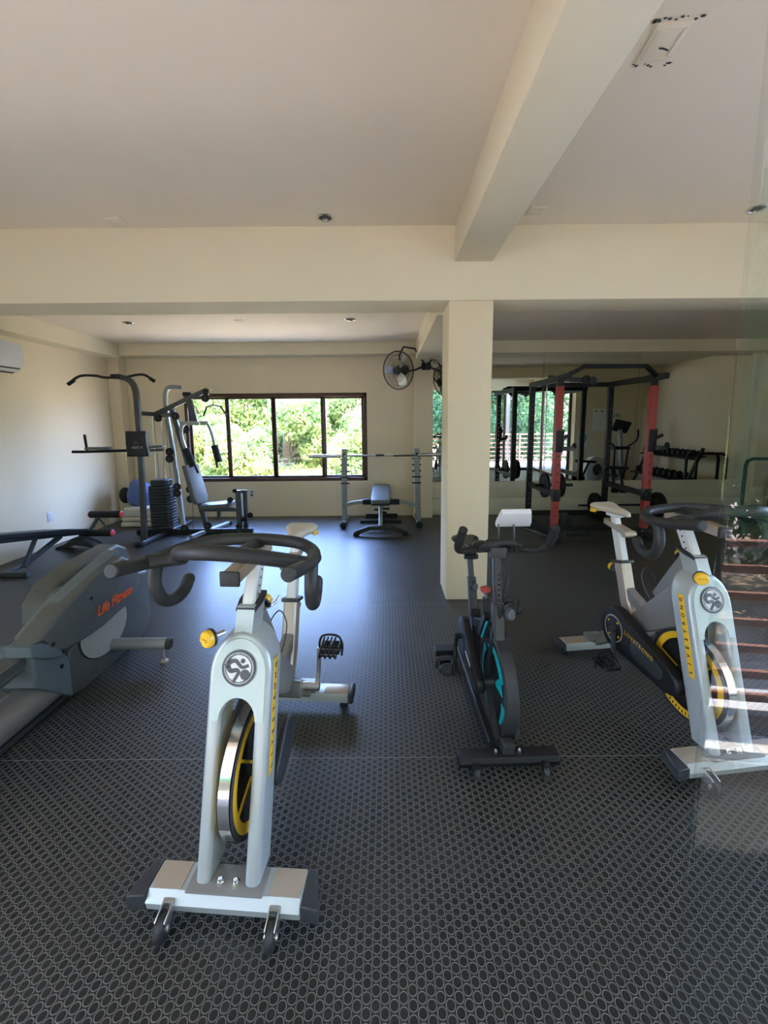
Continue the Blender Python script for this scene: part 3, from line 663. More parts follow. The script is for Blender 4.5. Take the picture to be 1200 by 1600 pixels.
    for s in (-1, 1):
        xx = 0.0205*s - 0.008
        MB().lathe((xx, wy, wz), (s, 0, 0), [(wr-0.021, 0), (wr-0.004, 0), (wr-0.006, 0.0012), (wr-0.021, 0.0015)], 72, closed=True).obj('grey_band', 'darkgrey', fwo)
        MB().lathe((xx, wy, wz), (s, 0, 0), [(wr-0.052, -0.003), (wr-0.021, -0.001), (wr-0.021, 0.002), (wr-0.050, 0.0015)], 72, closed=True).obj('yellow_ring', 'yellow', fwo)
        b_ = MB()
        for q in range(6):
            a = q*PI/3 + 0.3
            c_, s_ = math.cos(a), math.sin(a)
            p0 = V(xx - s*0.002, wy + c_*0.045, wz + s_*0.045); p1 = V(xx - s*0.001, wy + c_*(wr-0.045), wz + s_*(wr-0.045))
            b_.bar(p0, p1, 0.010, 0.006, up=(s, 0, 0))
        b_.obj('spoke', 'yellow', fwo)
        b_ = MB()
        for q in range(9):
            a = -PI/2 - 0.42 + q*0.105; mt = V(xx + s*0.0018, wy + math.cos(a)*(wr-0.035), wz + math.sin(a)*(wr-0.035))
            b_.box(mt, (0.0008, 0.006, 0.014), rot=Quaternion((1, 0, 0), a + PI/2))
        b_.obj('ring_marking', 'black', fwo)
    MB().lathe((-0.056, wy, wz), (1, 0, 0), [(0.02, 0), (0.048, 0.018), (0.05, 0.03), (0.05, 0.08), (0.048, 0.092), (0.02, 0.112)], 28).obj('hub', 'darkgrey', t)
    bp_ = MB(); bp_.box((0.0, 0.335, 0.565), (0.055, 0.075, 0.05), 0.008, rot=Quaternion((1, 0, 0), -0.6)); bp_.obj('brake_pad', 'black', t)
    # belt guard on the rider's right, with ring and lettering
    def stadium(y0, z0, r0, y1, z1, r1, n=14):
        d = math.atan2(z1-z0, y1-y0); pts = []
        for q in range(n+1): a = d + PI/2 + PI*q/n; pts.append((y0 + r0*math.cos(a), z0 + r0*math.sin(a)))
        for q in range(n+1): a = d - PI/2 + PI*q/n; pts.append((y1 + r1*math.cos(a), z1 + r1*math.sin(a)))
        return pts
    bg_ = MB().prism(stadium(0.59, 0.345, 0.118, 0.205, 0.275, 0.055), lambda u, v, d: V(d, u, v), -0.128, -0.070, 0.014).obj('belt_guard', 'black', t)
    MB().lathe((-0.128, 0.59, 0.345), (-1, 0, 0), [(0.070, -0.001), (0.074, 0.002), (0.070, 0.004), (0.066, 0.002)], 36, closed=True).obj('guard_ring', 'champagne', bg_)
    b_ = MB()
    for q in range(4): a = q*PI/2+0.6; b_.cyl((-0.128, 0.59+0.052*math.cos(a), 0.345+0.052*math.sin(a)), (-0.132, 0.59+0.052*math.cos(a), 0.345+0.052*math.sin(a)), 0.006, n=10)
    b_.obj('guard_screw', 'yellow', bg_)
    b_ = MB().prism(stadium(0.40, 0.315, 0.055, 0.27, 0.293, 0.035), lambda u, v, d: V(d, u, v), -0.131, -0.127, 0.002).obj('guard_inset', 'darkgrey', bg_)
    text('guard_lettering', 'LIVESTRONG', 0.030, 'yellow', bg_, frame_mtx(V(-0.1318, 0.40, 0.352), V(0, -0.375, -0.06), V(0, -0.06, 0.375)), 0.0003, space=1.25)
    # small fairing on the rider's left and cranks
    MB().prism(stadium(0.30, 0.335, 0.070, 0.21, 0.285, 0.05), lambda u, v, d: V(d, u, v), 0.085, 0.105, 0.007).obj('hub_cover', 'darkgrey', t)
    by, bz = 0.585, 0.34
    for s, dz in ((-1, -1), (1, 1)):
        x0 = s*0.135
        cr = MB(); cr.cyl((s*0.07, by, bz), (s*0.15, by, bz), 0.018)
        cr.sweep(spline([V(x0, by, bz), V(x0+s*0.008, by+0.02*dz, bz+dz*0.06), V(x0+s*0.012, by+0.03*dz, bz+dz*0.165)], 5), [(-0.011, -0.007), (0.011, -0.007), (0.011, 0.007), (-0.011, 0.007)], up=(1, 0, 0))
        cr.obj('crank_arm', 'steel' if s < 0 else 'brush', t)
        c = V(x0 + s*0.065, by+0.03*dz, bz+dz*0.165)
        pd = MB(); pd.cyl(c - V(s*0.05, 0, 0), c + V(s*0.045, 0, 0), 0.006, n=10)
        pd.box(c + V(0, -0.034, 0), (0.085, 0.012, 0.022), 0.003); pd.box(c + V(0, 0.034, 0), (0.085, 0.012, 0.022), 0.003)
        for e_ in (-0.036, 0, 0.036): pd.box(c + V(e_, 0, 0), (0.010, 0.075, 0.024), 0.003)
        pdo = pd.obj('pedal', 'black', t)
        cg = MB()
        for e_ in (-0.030, -0.010, 0.010, 0.030): cg.tube([c + V(e_, -0.04, -0.012), c + V(e_*1.1, -0.085, 0.0), c + V(e_*0.9, -0.092, 0.03), c + V(e_*0.8, -0.05, 0.052), c + V(e_*0.8, -0.015, 0.055)], 0.0035, 6, 4)
        cg.tube([c + V(-0.036, -0.085, 0.01), c + V(0.036, -0.085, 0.01)], 0.004, 6)
        cg.tube([c + V(-0.045, 0, -0.03), c + V(-0.05, -0.005, 0.02), c + V(-0.03, -0.01, 0.06), c + V(0.03, -0.01, 0.06), c + V(0.05, -0.005, 0.02), c + V(0.045, 0, -0.035)], 0.005, 6, 4)
        cg.obj('toe_cage', 'rubber', pdo)
    w_ = MB(); w_.tube([V(-0.028, 0.47, 0.56), V(-0.035, 0.50, 0.60), V(-0.034, 0.53, 0.66), V(0, 0.55, 0.70), V(0.034, 0.53, 0.66), V(0.035, 0.50, 0.60), V(0.028, 0.47, 0.56)], 0.0028, 6, 5)
    w_.tube([V(-0.02, 0.455, 0.56), V(0, 0.52, 0.50), V(0.02, 0.455, 0.56)], 0.0028, 6, 5); w_.obj('bottle_cage', 'black', t)
    return t
def saddle_mesh():
    """saddle: wide at the rear (+y), nose towards -y"""
    b = MB(); rs = []
    prof = [(-0.135, 0.012, 0.012, -0.006), (-0.12, 0.020, 0.022, 0.0), (-0.07, 0.026, 0.028, 0.004), (-0.01, 0.038, 0.030, 0.004), (0.04, 0.065, 0.032, 0.006), (0.09, 0.085, 0.034, 0.010), (0.12, 0.082, 0.032, 0.012), (0.138, 0.06, 0.020, 0.008)]
    for y, hw, hh, zo in prof:
        r = []
        for k in range(14):
            a = 2*PI*k/14; x = hw*math.cos(a); z = hh*0.8*math.sin(a) + zo
            if math.sin(a) > 0.5 and abs(x) < hw*0.4 and y > -0.05: z -= 0.007
            if math.sin(a) < 0: z = zo + hh*math.sin(a)*(0.9 if abs(math.cos(a)) > 0.5 else 0.6)
            r.append(V(x, y, z))
        rs.append(r)
    b.rings(rs); return b
b1 = spin_bike((-0.492, 1.10, 0), -0.070, 'silver spin bike in the left foreground, flywheel and two bolts facing the camera')
b3 = dup(b1, (1.43, 1.58, 0), 0.115, 'silver spin bike at the right, with black side belt guard, overlapped by glass reflections')

# ------------------------------------------------------------------ black and cyan bike
t = thing('exercise_bike', 'compact black exercise bike with cyan flywheel decals in front of the column', 'exercise bike', (0.505, 1.61, 0), 0.03)
ff = MB().prism([(-0.035, 0.035), (0.035, 0.035), (0.04, 0.06), (0.025, 0.075), (-0.03, 0.075), (-0.04, 0.055)], lambda u, v, d: V(d, u, v), -0.215, 0.215, 0.004).obj('front_foot', 'black', t)
for s in (-1, 1):
    c = MB().box((s*0.145, -0.045, 0.045), (0.03, 0.03, 0.03), 0.004).obj('caster', 'black', t)
    MB().lathe((s*0.145-0.010, -0.055, 0.024), (1, 0, 0), [(0.006, 0), (0.021, 0), (0.024, 0.004), (0.024, 0.016), (0.021, 0.02), (0.006, 0.02)], 24).obj('wheel', 'darkgrey', c)
    MB().lathe((s*0.05, 0.0, 0.075), (0, 0, 1), [(0.009, 0), (0.009, 0.006), (0.006, 0.014), (0.001, 0.016)], 12).obj('bolt', 'chrome', t)
rf = MB().prism([(-0.035, 0.03), (0.035, 0.03), (0.035, 0.07), (-0.035, 0.07)], lambda u, v, d: V(d, 0.84+u, v), -0.19, 0.19, 0.006).obj('rear_foot', 'black', t)
MB().box((0.0, 0.005, 0.095), (0.055, 0.05, 0.05), 0.008).obj('foot_bracket', 'darkgrey', t)
fr = MB()
for s in (-1, 1): fr.barpath([V(0.018+s*0.046, 0.06, 0.08), V(0.018+s*0.05, 0.215, 0.25)], 0.014, 0.03, 3, up=(s, 0, 0))
fr.bar((-0.06, 0.02, 0.085), (-0.045, 0.80, 0.08), 0.03, 0.045); fr.bar((0, 0.48, 0.09), (0, 0.84, 0.06), 0.04, 0.05)
fr.bar((0, 0.26, 0.505), (0, 0.56, 0.38), 0.045, 0.05); fr.bar((0, 0.55, 0.10), (0, 0.60, 0.44), 0.05, 0.06, up=(0, 1, 0))
fr.bar((0.068, 0.22, 0.25), (0.035, 0.24, 0.52), 0.014, 0.03, up=(0, 1, 0)); fr.bar((-0.035, 0.22, 0.25), (0.0, 0.24, 0.52), 0.014, 0.03, up=(0, 1, 0)); fr.bar((0.018, 0.215, 0.49), (0.01, 0.30, 0.49), 0.07, 0.03)
fr.obj('frame', 'black', t)
fw = MB().lathe((-0.012, 0.215, 0.252), (1, 0, 0), [(0.12, 0.012), (0.19, 0.002), (0.214, 0.0), (0.222, 0.006), (0.222, 0.054), (0.214, 0.06), (0.19, 0.058), (0.12, 0.048)], 72, closed=True).obj('flywheel', 'darkgrey', t)
MB().lathe((-0.010, 0.215, 0.252), (1, 0, 0), [(0.001, 0.004), (0.19, 0.004), (0.19, 0.052), (0.001, 0.052)], 48).obj('wheel_disc', 'black', fw)
for s in (-1, 1):
    def arc(a0, a1, r0, w0, w1, n=18):
        P = []; dc = MB()
        for q in range(n+1):
            a = a0 + (a1-a0)*q/n; w = w0 + (w1-w0)*q/n; P.append((a, r0, w))
        for q in range(n):
            pts = []
            for (a, r, w), sg in ((P[q], 1), (P[q+1], 1), (P[q+1], -1), (P[q], -1)):
                pts.append((math.cos(a)*(r + sg*w/2), math.sin(a)*(r + sg*w/2)))
            dc.prism(pts, lambda u, v, d: V(0.018 + s*(0.0265 + d), 0.215 + u, 0.252 + v), 0, 0.002)
        dc.obj('cyan_decal', 'cyan', fw)
    arc(math.radians(60), math.radians(150), 0.162, 0.014, 0.050)
    arc(math.radians(182), math.radians(225), 0.168, 0.046, 0.016)
    arc(math.radians(235), math.radians(330), 0.160, 0.054, 0.010)
    arc(math.radians(-20), math.radians(40), 0.168, 0.018, 0.036)
    MB().prism([(-0.155, 0.03), (-0.12, 0.10), (-0.05, 0.035), (-0.06, 0.02)], lambda u, v, d: V(0.018 + s*(0.0265 + d), 0.215 + u, 0.252 + v), 0, 0.002).obj('cyan_decal', 'cyan', fw)
MB().cyl((-0.050, 0.215, 0.252), (0.085, 0.215, 0.252), 0.022).obj('hub', 'steel', t)
def stad(y0, z0, r0, y1, z1, r1, n=14):
    d = math.atan2(z1-z0, y1-y0); pts = []
    for q in range(n+1): a = d + PI/2 + PI*q/n; pts.append((y0 + r0*math.cos(a), z0 + r0*math.sin(a)))
    for q in range(n+1): a = d - PI/2 + PI*q/n; pts.append((y1 + r1*math.cos(a), z1 + r1*math.sin(a)))
    return pts
bg_ = MB().prism(stad(0.52, 0.32, 0.105, 0.20, 0.252, 0.040), lambda u, v, d: V(d, u, v), -0.095, -0.055, 0.010).obj('belt_guard', 'black', t)
MB().lathe((-0.095, 0.52, 0.32), (-1, 0, 0), [(0.080, -0.001), (0.086, 0.002), (0.080, 0.003), (0.075, 0.002)], 36, closed=True).obj('guard_ring', 'steel', bg_)
MB().prism([(0.30, 0.275), (0.42, 0.29), (0.40, 0.305), (0.30, 0.288)], lambda u, v, d: V(d, u, v), -0.097, -0.094).obj('guard_stripe', 'white2', bg_)
for s, dz in ((-1, -1), (1, 1)):
    cr = MB(); cr.cyl((s*0.06, 0.52, 0.32), (s*0.13, 0.52, 0.32), 0.014)
    cr.tube([V(s*0.118, 0.52, 0.32), V(s*0.125, 0.52+dz*0.0, 0.32+dz*0.08), V(s*0.135, 0.52+dz*0.05, 0.32+dz*0.14)], 0.011, 8, 4); cr.obj('crank_arm', 'black', t)
    c = V(s*0.185, 0.52+dz*0.05, 0.32+dz*0.14); pd = MB(); pd.cyl(c - V(s*0.05, 0, 0), c + V(s*0.05, 0, 0), 0.006, n=8)
    pd.box(c + V(0, -0.036, 0), (0.09, 0.014, 0.024), 0.003); pd.box(c + V(0, 0.036, 0), (0.09, 0.014, 0.024), 0.003)
    for e_ in (-0.036, 0.036): pd.box(c + V(e_, 0, 0), (0.012, 0.08, 0.026), 0.003)
    po = pd.obj('pedal', 'black', t); cg = MB()
    cg.ball(c + V(0, -0.055, 0.012), 0.048, (1, 0.75, 0.62)); cg.tube([c + V(-0.05, 0, -0.01), c + V(-0.04, -0.01, 0.05), c + V(0.04, -0.01, 0.05), c + V(0.05, 0, -0.01)], 0.007, 8, 4)
    for e_ in (-0.03, -0.015, 0, 0.015, 0.03): cg.tube([c + V(e_, -0.05, -0.02), c + V(e_*1.0, -0.1, 0.012), c + V(e_, -0.06, 0.044)], 0.003, 6, 4)
    cg.obj('toe_cage', 'darkgrey', po)
# front post with handlebar
MB().bar((0.015, 0.215, 0.47), (0.012, 0.235, 0.635), 0.052, 0.052, up=(0, 1, 0)).obj('post_sleeve', 'steel', t)
hp = MB().bar((0.012, 0.232, 0.60), (0.008, 0.262, 0.875), 0.036, 0.036, up=(0, 1, 0)).obj('handlebar_post', 'steel', t)
b = MB()
for i in range(6): b.cyl((0.014, 0.212+i*0.0025, 0.655+i*0.024), (0.014, 0.220+i*0.0025, 0.655+i*0.024), 0.0045, n=8)
b.obj('adjustment_hole', 'black', hp)
def disc_knob(c, ax, r=0.028):
    kn = MB().lathe(c, ax, [(0.010, -0.02), (0.010, 0), (r*0.9, 0.0), (r, 0.005), (r, 0.018), (r*0.85, 0.023), (0.001, 0.024)], 10).obj('adjusting_knob', 'darkgrey', t)
    MB().lathe(Vector(c) + Vector(ax).normalized()*0.024, ax, [(r*0.7, -0.002), (r*0.68, 0.002), (0.001, 0.002)], 24).obj('knob_face', 'steel', kn)
disc_knob((0.045, 0.185, 0.605), (0.35, -1, 0.25), 0.030)
disc_knob((-0.02, 0.58, 0.575), (0.2, -1, 0.25), 0.023)
MB().box((0.008, 0.238, 0.880), (0.075, 0.03, 0.05), 0.004).obj('handlebar_clamp', 'steel', t)
hb = MB(); r_ = 0.0155
for s in (-1, 1):
    hb.tube([V(0, 0.27, 0.885), V(s*0.10+.01, 0.27, 0.883), V(s*0.17+.015, 0.255, 0.883), V(s*0.205+.02, 0.21, 0.91), V(s*0.204+.02, 0.165, 0.96), V(s*0.200+.02, 0.13, 1.00)], r_, 12, 6)
hb.tube([V(-0.07, 0.26, 0.885), V(-0.066, 0.20, 0.915), V(-0.035, 0.165, 0.94), V(0.015, 0.155, 0.95), V(0.06, 0.165, 0.94), V(0.09, 0.20, 0.915), V(0.094, 0.26, 0.885)], r_*0.95, 12, 6)
hbo = hb.obj('handlebar', 'grip', t)
for s in (-1, 1):
    MB().tube([V(s*0.205+.02, 0.195, 0.925), V(s*0.204+.02, 0.165, 0.96), V(s*0.199+.02, 0.12, 1.02)], 0.019, 14, 4).obj('grip', 'foam', hbo)
for s in (-1, 1):
    pd_ = MB().ball((s*0.075+.012, 0.268, 0.905), 0.045, (0.95, 1.05, 0.45)).obj('elbow_pad', 'blackvinyl', t)
MB().box((0.01, 0.27, 0.905), (0.10, 0.02, 0.05), 0.006).obj('bar_shroud', 'black', t)
cb = MB()
for s, w in ((-1, 0.03), (1, 0.035)): cb.tube([V(s*0.012, 0.225, 0.86), V(s*w, 0.16, 0.79), V(s*0.02, 0.15, 0.69), V(0.01, 0.19, 0.58)], 0.0022, 6, 6)
cb.tube([V(0.06, 0.25, 0.88), V(0.05, 0.23, 0.78), V(0.035, 0.24, 0.64)], 0.003, 6, 5); cb.obj('cable', 'black', t)
for x in (-0.012, 0.058): MB().tube([V(x+.012, 0.235, 0.88), V(x+0.014, 0.215, 0.95), V(x+0.018, 0.235, 1.01)], 0.0045, 8, 4).obj('tablet_rod', 'steel', t)
tr = MB().prism([(-0.06, -0.05), (0.072, -0.05), (0.088, 0.02), (0.088, 0.05), (-0.072, 0.05), (-0.072, 0.02)], lambda u, v, d: V(0.075+u, 0.235+v*0.55 + d*0.8, 1.028 - v*0.75 + d), 0, 0.02, 0.005).obj('tablet_tray', 'white', t)
MB().box((0.083, 0.250, 1.050), (0.11, 0.06, 0.008), 0.002, rot=Quaternion((1, 0, 0), -0.93)).obj('tray_pad', 'darkgrey', tr)
# resistance knob, seat post, saddle
kn = MB(); kn.cyl((-0.012, 0.34, 0.53), (-0.018, 0.33, 0.62), 0.016); kn.obj('resistance_sleeve', 'darkgrey', t)
kn = MB(); kn.cyl((-0.018, 0.33, 0.61), (-0.021, 0.326, 0.655), 0.008); kno = kn.obj('resistance_stem', 'brush', t)
MB().lathe((-0.021, 0.326, 0.652), (0, 0, 1), [(0.006, 0), (0.022, 0.002), (0.026, 0.01), (0.026, 0.02), (0.015, 0.026), (0.001, 0.027)], 10).obj('resistance_knob', 'red', kno)
ba_ = MB().bar((-0.03, 0.36, 0.42), (-0.02, 0.29, 0.55), 0.03, 0.035, up=(0, 1, 0)).obj('brake_arm', 'black', t)
MB().bar((-0.035, 0.325, 0.42), (-0.028, 0.262, 0.53), 0.008, 0.008, up=(0, 1, 0)).obj('brake_stripe', 'cyan', ba_)
MB().bar((-0.01, 0.60, 0.40), (-0.018, 0.63, 0.61), 0.045, 0.045, up=(0, 1, 0)).obj('seat_sleeve', 'steel', t)
MB().bar((-0.018, 0.625, 0.58), (-0.025, 0.65, 0.725), 0.03, 0.03, up=(0, 1, 0)).obj('seat_post', 'steel', t)
MB().box((-0.025, 0.655, 0.735), (0.05, 0.13, 0.022), 0.005).obj('seat_slider', 'black', t)
MB().cyl((-0.065, 0.61, 0.735), (0.01, 0.61, 0.735), 0.013).obj('seat_clamp', 'black', t)
saddle_mesh().obj('saddle', 'blackvinyl', t, (-0.03, 0.66, 0.785), sub=1)

# ------------------------------------------------------------------ cross trainer drive end, left foreground
XE, XF = -1.70, -2.08
t = thing('cross_trainer', 'large grey green cross trainer drive housing at the left edge, orange lettering', 'cross trainer', (0, 0, 0))
def yz(pts, X): return [(at(x, y, X=X).y, at(x, y, X=X).z) for x, y in pts]
def fx(u, v, d): return V(d, u, v)
hs = yz([(112, 1022), (150, 955), (200, 900), (236, 890), (240, 962), (232, 990), (192, 1037), (150, 1068), (117, 1090), (108, 1080)], XE)
MB().prism(hs, fx, XF+0.10, XE-0.02, 0.02).obj('lower_housing', 'ellip', t)
c = at(165, 982, X=XE); r = (at(165, 982, X=XE) - at(165, 1024, X=XE)).length*1.0
ell = lambda k: [(c.y + 0.02 + math.cos(q*PI/28)*r*1.28*k, c.z + math.sin(q*PI/28)*r*k) for q in range(56)]
MB().prism(ell(1.04), fx, XE-0.03, XE-0.018, 0.002).obj('disc_groove', 'black', t)
MB().prism(ell(1.0), fx, XE-0.03, XE-0.013, 0.003).obj('side_disc', 'elliplight', t)
arm = yz([(52, 1008), (98, 950), (150, 901), (190, 868), (215, 878), (219, 905), (211, 936), (160, 978), (100, 1022), (92, 1006)], XE+0.03)
ar = MB().prism(arm, fx, XE-0.09, XE+0.035, 0.022).obj('arm_cover', 'ellip', t)
arm2 = [(u+0.012, v+0.012) for u, v in yz([(50, 1003), (96, 946), (150, 896), (188, 863), (192, 868), (152, 903), (99, 953), (55, 1008)], XE+0.0)]
MB().prism(arm2, fx, XE-0.10, XE-0.02, 0.004).obj('arm_edge', 'ellipblue', t)
far = yz([(57, 975), (57, 945), (75, 912), (120, 880), (172, 850), (186, 855), (194, 874), (140, 912), (88, 960)], XF)
fa = MB().prism(far, fx, XF-0.10, XF+0.06, 0.022).obj('far_arm_cover', 'ellip', t)
far2 = yz([(60, 990), (57, 945), (75, 912), (84, 912), (78, 990)], XF+0.02)
c2 = at(98, 945, X=XF+0.08); MB().lathe((XF+0.06, c2.y, c2.z-0.02), (1, 0, 0), [(0.001, 0), (0.13, 0), (0.13, 0.02), (0.001, 0.03)], 40).obj('far_disc', 'ellipblue', t)
fb = yz([(52, 1020), (74, 1008), (97, 1024), (110, 1022), (118, 1088), (104, 1085), (58, 1075)], XE)
MB().prism(fb, fx, XF+0.12, XE-0.005, 0.015).obj('front_block', 'ellipblue', t)
sh_ = yz([(46, 1012), (60, 1004), (92, 1005), (100, 1024), (86, 1030), (52, 1028)], XE+0.03)
MB().prism(sh_, fx, XE-0.10, XE+0.034, 0.012).obj('arm_joint', 'ellipblue', t)
for x, y in ((143, 935), (83, 1007), (97, 1041)):
    q = at(x, y, X=XE+0.036); MB().lathe(q, (1, 0, 0), [(0.010, -0.003), (0.012, 0.001), (0.006, 0.002), (0.001, 0.0)], 14).obj('screw', 'black', t)
la, lb = at(152, 955, X=XE+0.037), at(206, 918, X=XE+0.037)
text('lettering', 'Life Fitness', 0.082, 'orange', ar, frame_mtx((at(180, 938, X=XE+0.037)), lb-la, V(0, 0, 1)), 0.0008, shear=0.35, space=0.92, bold=0.0012)
p0, p1 = at(95, 1112, X=XE-0.10), at(-60, 1180, X=XE-0.10); rr = 0.085
MB().lathe(V(XE-0.10, p0.y, 0.11), V(0, -1, 0), [(0.001, 0), (rr*0.9, 0), (rr, 0.01), (rr, 1.2), (0.001, 1.2)], 40).obj('rail_tube', 'silverdark', t)
MB().box((XE-0.10, p0.y-0.6, 0.022), (0.13, 1.2, 0.03), 0.006).obj('rail_skirt', 'darkgrey', t)
q = at(218, 1007, Z=0.11)
ax_ = MB().cyl((XF, q.y, 0.115), (-1.37, q.y, 0.115), 0.036, n=28).obj('rear_foot', 'greysteel', t)
MB().lathe((-1.37, q.y, 0.115), (1, 0, 0), [(0.036, -0.01), (0.037, 0.002), (0.03, 0.012), (0.001, 0.014)], 28).obj('end_cap', 'darkgrey', ax_)
MB().lathe((-1.40, q.y-0.01, 0.0), (0, 0, 1), [(0.022, 0), (0.022, 0.010), (0.006, 0.014), (0.006, 0.085)], 16).obj('levelling_foot', 'champagne', ax_)
# pedal and its link
pl = at(6, 1036, X=XE-0.12)
pd = MB(); pd.prism([(-0.35, -0.075), (-0.1, -0.085), (0.08, -0.08), (0.125, -0.04), (0.13, 0.02), (0.09, 0.07), (-0.1, 0.085), (-0.35, 0.075)], lambda u, v, d: V(pl.x + v, pl.y + u - 0.02, pl.z - 0.03 + d), -0.012, 0.012, 0.008); pdo = pd.obj('pedal', 'vinyl', t)
b = MB()
b.sweep([V(pl.x + v, pl.y + u - 0.02, pl.z - 0.005) for u, v in ((-0.35, -0.075), (-0.1, -0.085), (0.08, -0.08), (0.125, -0.04), (0.13, 0.02), (0.09, 0.07), (-0.1, 0.085), (-0.35, 0.075))], [(-0.008, -0.018), (0.008, -0.018), (0.008, 0.022), (-0.008, 0.022)], up=(0, 0, 1)); b.obj('pedal_rim', 'ellip', pdo)
b = MB()
for k in range(9): b.bar((pl.x-0.06, pl.y-0.30+k*0.042, pl.z-0.014), (pl.x+0.06, pl.y-0.30+k*0.042, pl.z-0.014), 0.008, 0.008)
b.obj('pedal_ridge', 'ellipblue', pdo)
MB().bar(V(pl.x, pl.y-0.4, pl.z-0.09), V(XE-0.10, at(62, 1022, X=XE).y+0.06, at(62, 1030, X=XE).z), 0.09, 0.075).obj('pedal_link', 'ellip', t)

# ------------------------------------------------------------------ sit-up bench at the left wall
t = thing('sit_up_bench', 'low black sit-up bench with red-capped foam rollers along the left wall', 'bench', (-3.72, 4.9, 0))
MB().prism([(0.05, 0.175), (-0.35, 0.255), (-1.15, 0.42), (-1.15, 0.465), (-0.35, 0.305), (0.02, 0.215)], lambda u, v, d: V(d, u, v), -0.15, 0.12, 0.012).obj('backrest', 'blackvinyl', t)
fr = MB()
fr.bar((0, 0.12, 0.15), (0, -1.1, 0.385), 0.05, 0.05)
fr.bar((0, -0.30, 0.21), (0, -0.80, 0.045), 0.04, 0.05); fr.bar((0, -0.62, 0.29), (0.02, -0.82, 0.045), 0.03, 0.04)
fr.bar((0, -0.80, 0.05), (0, -1.0, 0.04), 0.04, 0.03)
fr.bar((-0.22, -1.0, 0.03), (0.22, -1.0, 0.03), 0.05, 0.05); fr.obj('frame', 'steel', t)
MB().prism([(-0.23, 0.0), (-0.21, 0.03), (-0.10, 0.06), (-0.02, 0.13), (0.10, 0.12), (0.21, 0.06), (0.26, 0.03), (0.24, 0.0), (0.15, 0.03), (0.02, 0.055), (-0.08, 0.02), (-0.16, 0.0)], lambda u, v, d: V(u, d, v), -0.12, 0.02, 0.006).obj('front_foot', 'darkgrey', t)
MB().bar((0.03, 0.10, 0.13), (0.14, 0.18, 0.36), 0.035, 0.035, up=(0, 1, 0)).obj('roller_arm', 'steel', t)
MB().tube([V(0.14, 0.16, 0.30), V(0.20, 0.16, 0.22), V(0.23, 0.12, 0.16)], 0.010, 8, 4).obj('support_strut', 'black', t)
for x0, x1, y, z in ((0.02, 0.40, 0.18, 0.355), (-0.08, 0.31, 0.12, 0.135)):
    ro = MB().cyl((x0, y, z), (x1, y, z), 0.042, n=22).obj('foam_roller', 'foam', t)
    for x, s in ((x0, -1), (x1, 1)): MB().lathe((x, y, z), (s, 0, 0), [(0.038, -0.001), (0.040, 0.006), (0.028, 0.018), (0.001, 0.02)], 20).obj('roller_cap', 'pink', ro)

# ------------------------------------------------------------------ multi gym
t = thing('multi_gym', 'large black and grey multi station gym tower with weight stack before the window', 'multi gym', (0, 0, 0))
g = lambda x, y, Y: at(x, y, Y=Y)
YT, YM = 4.97, 5.42
up_ = MB(); up_.barpath([g(226, 846, YT), g(220, 712, YT), g(215, 640, YT), g(212, 612, YT), g(207, 599, YT), g(198, 592, YT), g(183, 588, YT)], 0.062, 0.05, 4, up=(0, 1, 0)); up_.obj('tower_upright', 'steel', t)
MB().tube([g(106, 601, YT-.1), g(124, 588, YT-.05), g(148, 587, YT), g(164, 590, YT), g(190, 589.5, YT), g(203, 588, YT+.05), g(212, 586, YT+.1), g(226, 586, YT+.12), g(242, 596, YT+.15)], 0.015, 10, 5).obj('pull_up_bar', 'black', t)
for a, b_ in (((106, 601, YT-.1), (116, 594, YT-.08)), ((242, 596, YT+.15), (234, 591, YT+.13))): MB().tube([g(*a), g(*b_)], 0.021, 12).obj('pull_up_grip', 'foam', t)
MB().box(g(182, 588.5, YT), (0.11, 0.07, 0.055), 0.01).obj('bar_bracket', 'black', t)
bs = MB(); bs.bar((-3.30, YM, 0.04), (-1.80, YM, 0.04), 0.06, 0.07); bs.cyl((-3.33, YM, 0.04), (-3.30, YM, 0.04), 0.042); bs.obj('base_beam', 'black', t)
b = MB().bar((-2.99, 4.86, 0.035), (-2.90, 6.0, 0.035), 0.065, 0.05).obj('cross_foot', 'steel', t)
MB().box((-2.99, 4.86, 0.032), (0.085, 0.06, 0.06), 0.01).obj('foot_cap', 'black', b)
b = MB().bar((-2.50, 5.15, 0.035), (-2.30, 5.9, 0.035), 0.055, 0.05).obj('cross_foot', 'greysteel', t)
MB().box((-2.30, 5.9, 0.032), (0.075, 0.05, 0.06), 0.01).obj('foot_cap', 'black', b)
# knee raise station
bpad = MB(); c = g(215, 693.5, YT-0.06); bpad.prism([(-0.13, -0.15), (0.13, -0.15), (0.12, 0.0), (0.115, 0.15), (-0.125, 0.15), (-0.12, 0)], lambda u, v, d: c + V(u, d, v), -0.03, 0.03, 0.02); bo = bpad.obj('back_pad', 'blackvinyl', t)
e = MB(); e.tube([c + V(-0.025, -0.032, -0.01), c + V(-0.02, -0.032, 0.02), c + V(0.01, -0.032, 0.025), c + V(0.025, -0.032, 0.0)], 0.004, 6, 4); e.tube([c + V(-0.03, -0.032, -0.015), c + V(0, -0.032, 0.008), c + V(0.03, -0.032, -0.012)], 0.004, 6, 4); e.obj('pad_emblem', 'vinyl', bo)
ar_ = MB(); ar_.tube([g(220, 704, YT), g(198, 704, YT-.05), g(130, 706, YT-.15)], 0.017, 10, 3); ar_.obj('dip_arm', 'black', t)
MB().cyl(g(133, 706, YT-.15), g(113, 706, YT-.17), 0.016).obj('dip_grip', 'foam', t)
MB().prism([(-.14, -.035), (.14, -.035), (.15, 0), (.14, .035), (-.14, .035), (-.15, 0)], lambda u, v, d: g(154, 700, YT-.15) + V(u, v, d), -0.02, 0.012, 0.01).obj('arm_pad', 'vinyl', t)
